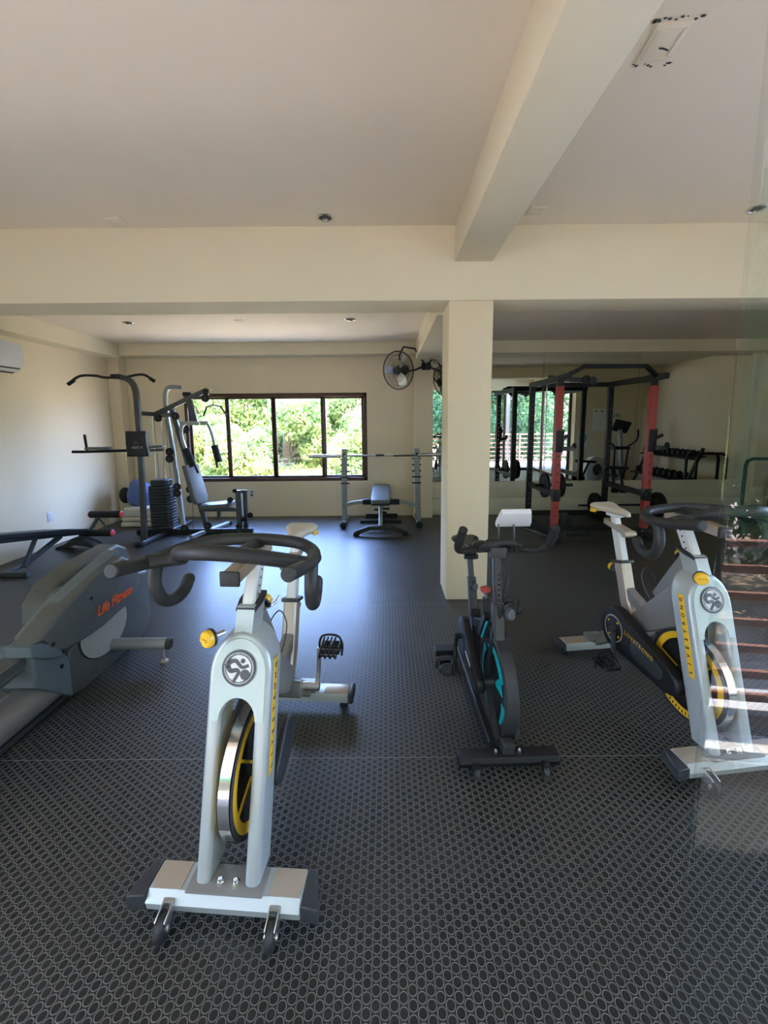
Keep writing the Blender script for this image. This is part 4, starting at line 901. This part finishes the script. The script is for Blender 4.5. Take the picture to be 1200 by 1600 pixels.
MB().cyl(g(136, 704, YT-.17), g(132, 679, YT-.17), 0.014).obj('vertical_handle', 'foam', t)
ar_ = MB(); ar_.bar(g(216, 700, YT-.12), g(232, 703, YT+.06), 0.03, 0.03); ar_.bar(g(222, 704, YT-.10), g(254, 703, YT+.12), 0.03, 0.03); ar_.obj('dip_arm', 'steel', t)
MB().prism([(-.12, -.03), (.12, -.03), (.13, .03), (-.13, .03)], lambda u, v, d: g(232, 698, YT-.03) + V(u, v + u*0.9, d), -0.018, 0.012, 0.008).obj('arm_pad', 'vinyl', t)
# weight stack, shroud-less plates
sc = g(256, 800, YM); sx = sc.x
octo = [(-0.10, -0.045), (-0.075, -0.075), (0.075, -0.075), (0.10, -0.045), (0.10, 0.045), (0.075, 0.075), (-0.075, 0.075), (-0.10, 0.045)]
for i in range(14):
    z = 0.10 + i*0.0405
    MB().prism([(u*1.45, v*1.5) for u, v in octo], lambda u, v, d: V(sx+u, YM+v, z+d), 0, 0.035, 0.006).obj('weight_plate', 'darkgrey', t)
MB().prism([(u*1.15, v*1.3) for u, v in octo], lambda u, v, d: V(sx+u, YM+v, 0.668+d), 0, 0.075, 0.01).obj('top_plate', 'darkgrey', t)
for s in (-1, 1): MB().cyl((sx+s*0.07, YM, 0.06), (sx+s*0.055, YM, 1.60), 0.0055, n=10).obj('guide_rod', 'brush', t)
cb = MB()
for a, b_ in (((240, 655), (250, 757)), ((256, 655), (256, 757)), ((258, 656), (268, 757)), ((268, 655), (279, 765)), ((275, 700), (280, 765)), ((284, 680), (297, 770)), ((273, 655), (275, 700)), ((279, 650), (301, 770)), ((301, 770), (302, 826))): cb.tube([g(*a, YM-.03), g(*b_, YM-.03)], 0.0032, 6)
cb.obj('cable', 'steel', t)
# uprights and boom
MB().barpath([g(285, 605.5, YM+.1), g(270, 604.5, YM+.1), g(261, 608, YM+.1), g(258.5, 622, YM+.1), g(261, 650, YM+.1), g(270, 701, YM+.1), g(288, 829, YM)], 0.05, 0.05, 4, up=(0, 1, 0)).obj('rear_upright', 'greysteel', t)
MB().bar(g(269, 640, YM-.02), g(325, 830, YM), 0.06, 0.05, up=(0, 1, 0)).obj('front_upright', 'steel', t)
bo_ = MB(); bo_.bar(g(217, 645.5, YM-.25), g(244, 647.5, YM-.05), 0.05, 0.05); bo_.bar(g(240, 648.5, YM-.05), g(324, 609, YM), 0.05, 0.055); bo_.bar(g(244, 650, YM-.05), g(268, 648, YM), 0.04, 0.05); bo_.bar(g(296, 622, YM), g(320, 622, YM), 0.03, 0.03); bo_.obj('boom', 'steel', t)
MB().box(g(322, 613, YM), (0.07, 0.06, 0.08), 0.01).obj('boom_end', 'black', t)
MB().tube([g(326, 609, YM), g(330, 607, YM), g(330, 612, YM), g(326, 612, YM)], 0.006, 6, 4).obj('hook', 'brush', t)
for x, y in ((246, 653), (320, 622), (264, 706), (264, 717), (276, 761), (276, 771), (296, 765), (297, 780), (288, 826), (324, 822), (289, 671), (273, 650)):
    q = g(x, y, YM-.07); w_ = MB().lathe(q, (0, 1, 0), [(0.012, 0), (0.044, 0), (0.050, 0.005), (0.044, 0.012), (0.050, 0.019), (0.044, 0.024), (0.012, 0.024)], 22).obj('pulley', 'black', t)
    MB().cyl(q - V(0, 0.006, 0), q + V(0, 0.03, 0), 0.012, n=12).obj('pulley_bolt', 'steel', w_)
# press arm
MB().bar(g(293, 618, YM), g(306, 662, YM), 0.075, 0.055, up=(0, 1, 0)).obj('pivot_post', 'steel', t)
MB().box(g(292, 616, YM), (0.08, 0.09, 0.05), 0.01).obj('pivot_bracket', 'black', t)
MB().bar(g(282, 662, YM-.1), g(324, 661, YM+.1), 0.045, 0.05).obj('press_yoke', 'greysteel', t)
for pts, Yq, gp, hd in (([(312, 662), (296, 660), (286, 664), (283, 676), (286, 690), (292, 706)], YM-.25, ((290, 701), (302, 729)), ((303, 723), (310, 739))),
                        ([(300, 661), (318, 660), (326, 665), (332, 681), (336, 700)], YM+.2, ((335, 696), (342, 722)), ((334, 702), (340, 731)))):
    a_ = MB().barpath([g(x, y, Yq) for x, y in pts], 0.035, 0.035, 4, up=(0, 1, 0)).obj('press_arm', 'greysteel', t)
    MB().tube([g(*gp[0], Yq), g(*gp[1], Yq)], 0.045, 14).obj('press_grip', 'foam', a_)
    MB().tube([g(*hd[0], Yq-.03), g(*hd[1], Yq-.03)], 0.016, 10).obj('lower_handle', 'black', a_)
lb_ = MB(); lb_.tube([g(318, 650, YM-.18), g(323, 636, YM-.14), g(333, 633, YM), g(344.6, 635, YM+.12), g(354, 649, YM+.18)], 0.011, 8); lb_.cyl(g(333, 625, YM), g(333, 634, YM), 0.005); lb_.obj('lat_bar', 'black', t)
# back pad, seat, leg developer
pa, pb = g(301, 728, YM-.05), g(314, 773, YM-.05)
d_ = (pb-pa).normalized(); n_ = V(-d_.z, 0, d_.x)
MB().prism([(-0.02, -0.11), (0.44, -0.12), (0.50, -0.09), (0.50, 0.09), (0.44, 0.12), (-0.02, 0.11)], lambda u, v, d: pa + d_*u + V(0.35*v, v*0.9, 0) - n_*d, 0.0, 0.06, 0.015).obj('back_cushion', 'vinyl', t)
c = g(340, 789, YM); MB().prism([(-0.20, -0.12), (0.16, -0.15), (0.20, -0.10), (0.20, 0.10), (0.16, 0.15), (-0.20, 0.12)], lambda u, v, d: c + V(u, v, d + u*0.08), -0.028, 0.03, 0.014).obj('seat', 'vinyl', t)
MB().bar(g(314, 796, YM), g(370, 796, YM), 0.05, 0.05).obj('seat_beam', 'steel', t)
MB().bar(g(342, 792, YM), g(342, 811, YM), 0.04, 0.04, up=(0, 1, 0)).obj('seat_post', 'steel', t)
ld = MB(); ld.bar(g(372, 766, YM), g(375, 832, YM), 0.06, 0.06, up=(0, 1, 0)); ld.bar(g(383, 768, YM+.1), g(385, 826, YM+.1), 0.05, 0.05, up=(0, 1, 0)); ld.bar(g(372, 768, YM+.05), g(386, 768, YM+.08), 0.04, 0.04); ld.obj('leg_developer', 'steel', t)
MB().bar(g(377, 772, YM-.03), g(380, 806, YM-.03), 0.012, 0.01, up=(0, 1, 0)).obj('scale_strip', 'white2', t)
for x, y in ((360, 781), (367, 767), (391, 805), (380, 812), (372, 822), (384, 822)): MB().cyl(g(x, y, YM-.10), g(x-1, y, YM+.1), 0.036 if x in (360, 391) else 0.026, n=14).obj('leg_roller', 'foam', t)

# ------------------------------------------------------------------ bundle in the corner
t = tag(MB().ball((-3.62, 6.02, 0.44), 0.19, (1.0, 0.8, 1.25)).obj('blue_bag', 'blue'), 'blue cloth bundle on the stack of beige towels in the back left corner', 'bag')
for v in t.data.vertices:
    nn = noise.noise(v.co*7)*0.035; v.co = v.co + Vector((nn, nn*0.6, noise.noise(v.co*5+Vector((3, 3, 3)))*0.04))
    if v.co.z < 0.29: v.co.z = 0.29
o = tag(MB().ball((-3.88, 6.08, 0.42), 0.11, (0.8, 0.7, 1.1)).obj('black_bag', 'blackvinyl'), 'black bag wedged in the corner beside the blue bundle', 'bag')
tl = ['beige folded towel at the bottom of the stack under the blue bundle', 'beige folded towel in the middle of the stack under the blue bundle', 'beige folded towel on top of the stack, directly under the blue bundle']
for i, (z0, z1) in enumerate(((0.002, 0.075), (0.078, 0.145), (0.148, 0.285))):
    b = MB().box((-3.56+0.01*i, 5.98, (z0+z1)/2), (0.52-0.03*i, 0.36, z1-z0), 0.03, seg=4).obj('folded_towel', 'towel'); tag(b, tl[i], 'towel', 'folded towels in the corner')

# ------------------------------------------------------------------ barbell stand, barbell, flat bench
YS = 5.80
t = thing('barbell_stand', 'grey two-post barbell stand with curved crossbar in front of the back wall', 'barbell rack', (0, 0, 0))
for x0, x1 in ((539, 538), (653, 651)):
    p = g(x0, 812, YS+.1); q = g(x1, 701, YS-.05)
    po = MB().bar((p.x, YS+.05, 0.05), q, 0.075, 0.06, up=(0, 1, 0)).obj('upright', 'greysteel', t)
    sg = 1
    for k in range(5): z = 0.62+0.085*k; MB().cyl((q.x-0.062, YS-.04, z), (q.x+0.062, YS-.04, z), 0.010, n=10).obj('peg', 'black', po)
    b = MB()
    for k in range(2): b.cyl((p.x, YS-0.01, 0.26+0.05*k), (p.x, YS+0.01, 0.26+0.05*k), 0.008, n=8)
    b.obj('bolt', 'black', po)
    MB().bar((q.x, YS-0.10, 1.03), (q.x, YS-0.02, 1.0), 0.03, 0.03).obj('bar_cradle', 'black', po)
    ft = MB().bar((p.x, 5.66, 0.045), (p.x, 6.25, 0.045), 0.06, 0.06).obj('foot', 'greysteel', t)
    MB().lathe((p.x, 5.66, 0.047), (0, -1, 0), [(0.03, -0.02), (0.047, 0), (0.047, 0.02), (0.03, 0.035), (0.001, 0.036)], 20).obj('foot_cap', 'black', ft)
cbm = MB(); cbm.barpath([g(541, 789, YS), g(551, 786, YS), g(570, 784, YS), g(622, 784, YS), g(641, 787, YS), g(650, 790, YS)], 0.045, 0.05, 4); cbm.obj('crossbar', 'greysteel', t)
MB().bar(g(567, 784, YS-.005), g(624, 784, YS-.005), 0.075, 0.075).obj('crossbar_sleeve', 'black', t)
t = thing('barbell', 'long steel barbell without plates resting on the grey stand', 'barbell', (0, 0, 0))
a, b_ = g(483, 713, YS-.09), g(702, 710, YS-.09); d = (b_-a)/(b_-a).length
MB().cyl(a, b_, 0.014, n=14).obj('shaft', 'brush', t)
for p, q in ((a, a + d*0.42), (b_ - d*0.42, b_)):
    s_ = MB(); s_.cyl(p, q, 0.025, n=18); s_.obj('sleeve', 'brush', t)
for p in (a + d*0.42, b_ - d*0.42): MB().cyl(p - d*0.012, p + d*0.012, 0.034, n=18).obj('collar', 'brush', t)
for q0, q1 in ((587, 600), (615, 648)): MB().cyl(g(q0, 711.7, YS-.09), g(q1, 711.2, YS-.09), 0.0155, n=14).obj('knurled_grip', 'darkgrey', t)
t = thing('flat_bench', 'black padded weight bench with curved front foot under the barbell', 'bench', (-0.09, 5.25, 0))
MB().prism([(-0.11, 0), (0.11, 0), (0.13, 0.10), (0.13, 1.0), (0.10, 1.08), (-0.10, 1.08), (-0.13, 1.0), (-0.13, 0.10)], lambda u, v, d: V(u, v + 0.12, 0.40 + d + v*0.05), 0, 0.055, 0.014).obj('pad', 'vinyl', t)
MB().prism([(-0.12, 0.0), (0.12, 0.0), (0.12, 0.9), (-0.12, 0.9)], lambda u, v, d: V(u, v + 0.14, 0.372 + d + v*0.05), 0, 0.03, 0.008).obj('pad_base', 'blackvinyl', t)
MB().prism([(-0.36, 0.0), (-0.35, 0.055), (-0.28, 0.085), (-0.15, 0.135), (0.15, 0.135), (0.28, 0.085), (0.35, 0.055), (0.36, 0.0), (0.29, 0.0), (0.26, 0.04), (0.13, 0.085), (-0.13, 0.085), (-0.26, 0.04), (-0.29, 0.0)], lambda u, v, d: V(u, d, v), 0.0, 0.05, 0.004).obj('front_foot', 'black', t)
fr = MB(); fr.bar((0, 0.03, 0.10), (0, 0.30, 0.33), 0.05, 0.06); fr.obj('front_strut', 'greysteel', t)
fr = MB(); fr.bar((0, 0.9, 0.05), (0, 0.95, 0.38), 0.05, 0.05, up=(0, 1, 0)); fr.bar((0, 0.30, 0.10), (0, 0.36, 0.38), 0.06, 0.06, up=(0, 1, 0)); fr.bar((0, 0.3, 0.13), (0, 0.9, 0.07), 0.05, 0.05); fr.obj('frame', 'black', t)
MB().bar((-0.28, 0.30, 0.12), (0.28, 0.30, 0.12), 0.05, 0.05).obj('crossbar', 'black', t)
MB().bar((-0.24, 1.0, 0.04), (0.24, 1.0, 0.04), 0.06, 0.06).obj('rear_foot', 'black', t)
for x, z in ((-0.07, 0.29), (0.09, 0.30), (0.06, 0.25)): MB().cyl((0, 0.30, z), (x*1.3, 0.28, z), 0.015, n=12).obj('adjusting_pin', 'black', t)

# ------------------------------------------------------------------ wall fans
def wall_fan(loc, rz, tilt, label, arm_to, flip=1):
    t = thing('wall_fan', label, 'fan', loc, 0, 'black wall fans beside the column')
    rot = Matrix.Rotation(rz, 3, 'Z') @ Matrix.Rotation(tilt, 3, 'X')
    f = lambda *a: rot @ V(*a)
    R = 0.255; c = MB()
    c.tube([f(R*math.cos(2*PI*k/40), 0, R*math.sin(2*PI*k/40)) for k in range(40)], 0.008, 6, closed=True)
    for rr, dy in ((0.07, -0.055), (0.15, -0.05), (0.21, -0.032), (0.15, 0.05), (0.21, 0.03)):
        c.tube([f(rr*math.cos(2*PI*k/32), dy, rr*math.sin(2*PI*k/32)) for k in range(32)], 0.0022, 4, closed=True)
    for k in range(44):
        a = 2*PI*k/44; cs, sn = math.cos(a), math.sin(a)
        c.tube([f(R*cs, 0, R*sn), f(0.21*cs, -0.034, 0.21*sn), f(0.13*cs, -0.054, 0.13*sn), f(0.05*cs, -0.058, 0.05*sn)], 0.0016, 4)
        c.tube([f(R*cs, 0, R*sn), f(0.21*cs, 0.034, 0.21*sn), f(0.08*cs, 0.056, 0.08*sn)], 0.0016, 4)
    c.obj('cage', 'cage', t)
    MB().lathe(f(0, -0.066, 0), f(0, 1, 0), [(0.001, 0), (0.045, 0.001), (0.048, 0.008), (0.001, 0.012)], 24).obj('cage_cap', 'darkgrey', t)
    for k in range(3):
        a0 = 2*PI*k/3 + 0.9; rs = []
        for r_, w, tw in ((0.045, 0.03, 0.5), (0.10, 0.055, 0.45), (0.16, 0.065, 0.35), (0.205, 0.055, 0.28), (0.222, 0.02, 0.25)):
            ra = V(math.cos(a0), 0, math.sin(a0)); ta = V(-math.sin(a0), 0, math.cos(a0))*math.cos(tw) + V(0, 1, 0)*math.sin(tw)
            nn = ra.cross(ta)
            rs.append([rot @ (ra*r_ + ta*w + nn*0.001), rot @ (ra*r_ - ta*w + nn*0.001), rot @ (ra*r_ - ta*w - nn*0.001), rot @ (ra*r_ + ta*w - nn*0.001)])
        b = MB(); b.rings(rs); b.obj('blade', 'brush', t)
    MB().lathe(f(0, -0.02, 0), f(0, 1, 0), [(0.03, 0), (0.05, 0.01), (0.055, 0.06), (0.075, 0.075), (0.078, 0.17), (0.05, 0.20), (0.001, 0.205)], 26).obj('motor', 'black', t)
    m = Vector(arm_to) - Vector(loc); k = f(0, 0.10, 0.0)
    b = MB(); b.tube([f(0, 0.10, 0.05), f(-0.02, 0.08, 0.20), f(0.04, 0.12, R+0.05), V(m.x*0.62, m.y*0.4, R+0.06), m + V(0, 0, 0.05), m], 0.014, 8); b.tube([m, m*0.5 + f(0.05, 0.12, -0.05)*0.5, f(0.05, 0.14, -0.03)], 0.014, 8)
    b.obj('bracket', 'black', t)
    MB().box(m, (0.06, 0.05, 0.10), 0.006).obj('wall_plate', 'black', t)
    return t
wall_fan((0.16, 5.86, 2.17), math.radians(-38), math.radians(8), 'black wall fan left of the column, its wire cage turned to the room', (0.55, 6.26, 2.27))
wall_fan((0.98, 5.86, 2.13), math.radians(150), math.radians(-6), 'black wall fan half hidden behind the column, motor side showing', (0.62, 6.26, 2.27))

# ------------------------------------------------------------------ power rack
XA, XB, YF, YR_, HT = 2.075, 3.19, 5.06, 6.02, 1.97
t = thing('power_rack', 'tall power rack with red front uprights and black frame before the mirror', 'power rack', (0, 0, 0))
def holes(b, x, y0, y1, z0, z1, st, r=0.011):
    z = z0
    while z < z1: b.cyl((x, y0, z), (x, y1, z), r, n=10); z += st
for X in (XA, XB):
    u = MB().bar((X, YF, 0.06), (X, YF, HT), 0.072, 0.07, up=(0, 1, 0)).obj('front_upright', 'black', t)
    fp = MB(); fp.box((X, YF-0.0375, 0.985), (0.070, 0.005, 1.78), 0.001); fp.box((X-0.037, YF, 0.985), (0.004, 0.068, 1.78), 0.001); fp.obj('red_cover', 'red', u)
    b = MB(); holes(b, X, YF-0.0405, YF-0.0395, 0.20, 1.36, 0.105); b.obj('pin_hole', 'black', u)
    b = MB(); holes(b, X, YF+0.0345, YF+0.0355, 0.15, 1.9, 0.075, 0.009); b.obj('pin_hole', 'white2', u)
    u = MB().bar((X, YR_, 0.04), (X, YR_, HT), 0.072, 0.07, up=(0, 1, 0)).obj('rear_upright', 'black', t)
    b = MB(); holes(b, X, YR_-0.036, YR_-0.035, 0.20, 1.8, 0.075, 0.009); b.obj('pin_hole', 'vinyl', u)
    MB().bar((X, YF-0.22, HT+0.0), (X, YR_+0.05, HT), 0.07, 0.07).obj('top_rail', 'black', t)
    MB().bar((X, YF, 0.56), (X, YR_, 0.56), 0.05, 0.07).obj('side_brace', 'black', t)
    MB().bar((X, YF-0.14, 0.035), (X, YR_+0.1, 0.035), 0.07, 0.06).obj('base_rail', 'black', t)
    MB().box((X+0.003, YF, 0.56), (0.085, 0.09, 0.15), 0.003).obj('corner_plate', 'black', t); MB().box((X, YF, 0.075), (0.11, 0.11, 0.13), 0.004).obj('foot_plate', 'black', t)
    b = MB()
    for dz in (-0.05, 0.05):
        b.ball((X+0.02, YF-0.048, 0.56+dz), 0.008, n=8)
        b.ball((X-0.045, YF-0.058, 0.075+dz*0.6), 0.010, n=8); b.ball((X+0.045, YF-0.058, 0.075+dz*0.6), 0.010, n=8); b.ball((X+0.03, YF-0.26, HT+0.036), 0.008, n=8)
    b.obj('bolt', 'chrome', t)
    # hook
    hk = MB(); hk.box((X+0.0, YF-0.05, 1.22), (0.085, 0.02, 0.26), 0.003); hk.box((X+0.05, YF, 1.25), (0.018, 0.085, 0.22), 0.003)
    hk.box((X+0.10, YF-0.06, 1.135), (0.14, 0.06, 0.05), 0.006); hk.ball((X+0.175, YF-0.06, 1.165), 0.036, (0.7, 1, 1.1)); hk.box((X+0.07, YF-0.07, 1.275), (0.09, 0.02, 0.035), 0.004, rot=Quaternion((0, 1, 0), -0.45)); hk.obj('bar_hook', 'black', t)
    MB().box((X+0.09, YF-0.09, 1.135), (0.15, 0.006, 0.045), 0.002).obj('hook_liner', 'steel', t)
MB().bar((XA, YR_, HT), (XB, YR_, HT), 0.06, 0.06).obj('rear_crossbar', 'black', t)
MB().bar((XA, YR_, 0.12), (XB, YR_, 0.12), 0.07, 0.07).obj('rear_base_bar', 'black', t)
MB().barpath([V(XA, YF-0.04, HT), V(XA+0.06, YF-.10, HT+0.03), V(XA+0.20, YF-.15, HT+0.115), V(XB-0.20, YF-.15, HT+0.115), V(XB-0.06, YF-.10, HT+0.03), V(XB, YF-0.04, HT)], 0.05, 0.045).obj('pull_up_bar', 'black', t)
b = MB(); b.bar((XA-0.02, YF+0.35, HT+0.04), (XA+0.5, YF+0.18, HT-0.02), 0.05, 0.06); b.bar((XA+0.1, YF-0.1, HT+0.06), (XA+0.16, YF+0.3, HT+0.06), 0.03, 0.03); b.obj('pulley_beam', 'steel', t)
for x, y, z in ((XA+0.38, YF+0.15, HT+0.0), (XA+0.45, YF+0.12, HT-0.02), (XA+0.05, YF+0.6, HT-0.03), (XA+0.3, 5.3, 0.16)): MB().lathe((x, y, z), (0, 1, 0), [(0.01, 0), (0.05, 0), (0.044, 0.012), (0.05, 0.024), (0.01, 0.024)], 20).obj('pulley', 'black', t)
cb = MB(); cb.tube([V(XA+0.12, YF+0.3, HT), V(XA+0.12, YF+0.3, 0.2)], 0.004, 6); cb.tube([V(XA+0.07, YF+0.6, HT), V(XA+0.07, YF+0.6, 0.6)], 0.009, 8); cb.obj('cable', 'brush', t)
# low row attachment
MB().bar((XA+0.0, YF+0.05, 0.12), (XA+0.85, YF+0.22, 0.10), 0.07, 0.06).obj('low_row_beam', 'black', t)
lr = MB(); lr.box((XA+0.17, YF+0.15, 0.22), (0.11, 0.02, 0.18), 0.02, rot=Quaternion((1, 0, 0), 0.3)); lr.obj('foot_plate', 'steel', t)
MB().cyl((XA+0.12, YF-0.12, 0.09), (XA+0.40, YF-0.12, 0.09), 0.022, n=14).obj('low_row_handle', 'foam', t)
MB().tube([V(XA-0.40, YF-0.02, 0.15), V(XA-0.12, YF-0.08, 0.06), V(XA, YF-0.1, 0.05)], 0.020, 8).obj('base_strut', 'steel', t)
# dip attachment on the right rear upright
dp = MB(); dp.bar((XB-0.05, YR_-0.06, 0.80), (XB+0.28, YR_-0.06, 0.78), 0.05, 0.04)
for x in (XB+0.05, XB+0.17): dp.bar((x, YR_-0.06, 0.78), (x-0.03, YR_-0.22, 0.50), 0.03, 0.03, up=(0, 1, 0))
dp.obj('dip_attachment', 'black', t)
for x in (XB+0.02, XB+0.14): MB().cyl((x-0.04, YR_-0.23, 0.485), (x+0.04, YR_-0.23, 0.485), 0.036, n=16).obj('dip_roller', 'foam', t)
# plates stored on the left of the rack and barbell on the floor
def plate(c, ax, r, label, w=0.035, group='small black weight plates at the left of the rack'):
    ax = Vector(ax).normalized()
    t = thing('weight_plate', label, 'weight plate', c, 0, group)
    MB().lathe(-ax*w/2, ax, [(0.026, 0), (r*0.45, 0.0), (r*0.5, w*0.25), (r*0.85, w*0.25), (r*0.88, 0), (r, 0.002), (r, w-0.002), (r*0.88, w), (r*0.85, w*0.75), (r*0.5, w*0.75), (r*0.45, w), (0.026, w)], 36, closed=True).obj('disc', 'rubber', t)
    MB().lathe(-ax*w/2, ax, [(0.0225, -0.001), (0.029, -0.001), (0.029, w+0.001), (0.0225, w+0.001)], 24, closed=True).obj('hub_ring', 'steel', t)
    return t
bt = thing('short_barbell', 'short loaded barbell lying across the left side brace of the red rack', 'barbell', (XA, 5.50, 0.615))
MB().cyl((-0.10, 0, 0), (0.40, 0, 0), 0.021, n=16).obj('shaft', 'black', bt)
plate((XA+0.03, 5.50, 0.615-0.0), (1, 0, 0), 0.165, 'black weight plate on the bar by the left red upright, the outer of two')
plate((XA+0.20, 5.50, 0.615-0.0), (1, 0, 0), 0.175, 'black weight plate on the bar by the left red upright, right of the post')
plate((XA+0.235, 5.50, 0.615), (1, 0, 0), 0.160, 'black weight plate on the bar by the left red upright, outermost at right', 0.03)
bt = thing('barbell', 'loaded barbell on the floor at the foot of the mirror wall', 'barbell', (3.45, 6.20, 0.19))
MB().cyl((-0.55, 0, 0), (0.85, 0, 0), 0.015, n=14).obj('shaft', 'black', bt)
for x, lab in ((3.15, 'black weight plate at the left end of the barbell lying on the floor'), (4.10, 'black weight plate at the right end of the barbell lying on the floor')):
    plate((x, 6.20, 0.19), (1, 0, 0), 0.19, lab, 0.05, group='plates of the barbell on the floor')

# ------------------------------------------------------------------ right side of the back room (seen in the mirror and at the edge)
def dip_frame(x0, x1, y, h, label):
    t = thing('dip_bar', label, 'dip bar', (0, y, 0), 0, 'black hoop dip bars')
    b = MB(); b.tube([V(x0, 0, 0.02), V(x0, 0, h-0.10), V(x0+0.02, 0, h-0.03), V(x0+0.09, 0, h), V(x1-0.09, 0, h), V(x1-0.02, 0, h-0.03), V(x1, 0, h-0.10), V(x1, 0, 0.02)], 0.024, 12); b.obj('hoop', 'black', t)
    for x in (x0, x1): MB().box((x, 0, 0.02), (0.07, 0.35, 0.04), 0.01).obj('foot', 'black', t)
dip_frame(5.16, 5.66, 5.95, 0.90, 'black hoop shaped dip bar at the right edge, the nearer of two')
dip_frame(5.24, 5.80, 5.60, 0.88, 'black hoop shaped dip bar seen in the mirror, the farther of two')
t = thing('dumbbell_rack', 'dumbbell rack along the right wall, seen in the mirror', 'rack', (5.55, 4.6, 0))
for y in (-0.75, 0.75):
    u = MB(); u.bar((-0.22, y, 0.03), (0.16, y, 0.95), 0.05, 0.05, up=(0, 1, 0)); u.bar((-0.25, y, 0.03), (0.30, y, 0.03), 0.05, 0.05); u.obj('side_frame', 'steel', t)
for x, z in ((-0.10, 0.38), (0.08, 0.78)):
    MB().box((x, 0, z), (0.26, 1.6, 0.02), 0.004, rot=Quaternion((0, 1, 0), -0.25)).obj('shelf', 'black', t)
k = 0; proto = None
def dumbbell(x, y, z, r, label):
    t = thing('dumbbell', label, 'dumbbell', (x, y, z), 0, 'black dumbbells on the rack')
    MB().cyl((-0.08, 0, 0), (0.08, 0, 0), 0.014, n=12).obj('handle', 'brush', t)
    for s in (-1, 1): MB().lathe((s*0.05, 0, 0), (s, 0, 0), [(0.02, 0), (r*0.9, 0.003), (r, 0.012), (r, 0.055), (r*0.9, 0.064), (0.001, 0.066)], 8).obj('head', 'rubber', t)
    return t
ORD = ['first', 'second', 'third', 'fourth', 'fifth', 'sixth', 'seventh', 'eighth', 'ninth', 'tenth']
LT = lambda i: 'black dumbbell in the upper row seen in the mirror, ' + ORD[i] + ' from the left'
LB = lambda i: 'black dumbbell in the lower row seen in the mirror, ' + ORD[i] + ' from the left'
proto = dumbbell(5.63, 3.95, 0.785+0.065, 0.055, LT(0))
for i in range(1, 10): dup(proto, (5.63, 3.95+i*0.145, 0.85), None, LT(i))
for i in range(8): dup(proto, (5.45, 4.02+i*0.17, 0.45), None, LB(i))
# second cross trainer in front of the poster wall
t = thing('cross_trainer', 'upright cross trainer with console before the posters, seen only in the mirror', 'cross trainer', (5.12, 3.55, 0))
h_ = MB(); h_.lathe((-0.42, -0.1, 0.36), (0.4, 1, 0), [(0.001, -0.09), (0.24, -0.08), (0.29, -0.05), (0.29, 0.05), (0.24, 0.08), (0.001, 0.09)], 36); h_.obj('drive_housing', 'white2', t)
MB().lathe((-0.42, -0.1, 0.36), (0.4, 1, 0), [(0.001, -0.10), (0.13, -0.1), (0.13, 0.10), (0.001, 0.10)], 30).obj('drive_disc', 'ellip', t)
b = MB(); b.bar((-0.45, 0.1, 0.06), (0.05, 0.35, 0.06), 0.14, 0.08); b.bar((-0.18, 0.3, 0.05), (0.3, 0.25, 0.05), 0.08, 0.06); b.obj('base', 'white2', t)
b = MB(); b.barpath([V(0, 0.25, 0.06), V(0.0, 0.22, 0.6), V(0.0, 0.12, 1.25)], 0.07, 0.09, 4, up=(0, 1, 0)); b.obj('mast', 'greysteel', t)
MB().box((0.03, 0.10, 1.33), (0.36, 0.05, 0.27), 0.015, rot=Quaternion((0, 1, 0), 0.22) @ Quaternion((1, 0, 0), -0.35)).obj('console', 'darkgrey', t)
for s in (-1, 1):
    MB().tube([V(s*0.15, 0.2, 0.90), V(s*0.26, 0.25, 0.98), V(s*0.31, 0.28, 1.10), V(s*0.30, 0.28, 1.26)], 0.018, 10, 4).obj('moving_handle', 'black', t)
    MB().tube([V(s*0.15, 0.22, 0.88), V(s*0.13, 0.2, 0.5), V(s*0.09, 0.2, 0.22)], 0.022, 10, 3).obj('lever_arm', 'black', t)
    MB().bar((s*0.10, 0.22, 0.22), (-0.35, s*0.12, 0.30), 0.06, 0.05).obj('pedal_arm', 'ellip', t)
MB().box((0, 0.2, 0.86), (0.36, 0.14, 0.07), 0.02).obj('tray', 'black', t)
def poster(x, z, w, h, m, label, bars=None):
    t = tag(MB().box((x, 3.004, z), (w, 0.004, h), 0.0005).obj('poster', m), label, 'poster')
    if bars:
        b = MB()
        for q in bars: b.box(V(x + q[0], 3.0075, z + q[1]), (q[2], 0.002, q[3]))
        b.obj('printed_shape', q[4] if len(q) > 4 else 'emblemgrey', t)
poster(4.98, 1.47, 0.30, 0.52, 'paper', 'tall white poster on the wall behind the cross trainer, seen in the mirror', [(-0.08, 0.2, 0.04, 0.04), (0.06, 0.2, 0.04, 0.04)])
poster(4.62, 1.02, 0.24, 0.38, 'paper', 'white and blue poster low on the wall by the rack, seen in the mirror', [(0, 0.05, 0.20, 0.12, 'bluepaper'), (0.02, -0.03, 0.12, 0.06, 'bluepaper')])
poster(5.35, 1.56, 0.26, 0.14, 'paper', 'small white notice with green print beside the tall poster, seen in the mirror', [(-0.08, 0.01, 0.035, 0.10), (-0.02, 0.0, 0.035, 0.11), (0.04, 0.01, 0.04, 0.09), (0.10, 0.0, 0.035, 0.11, 'greenink')])
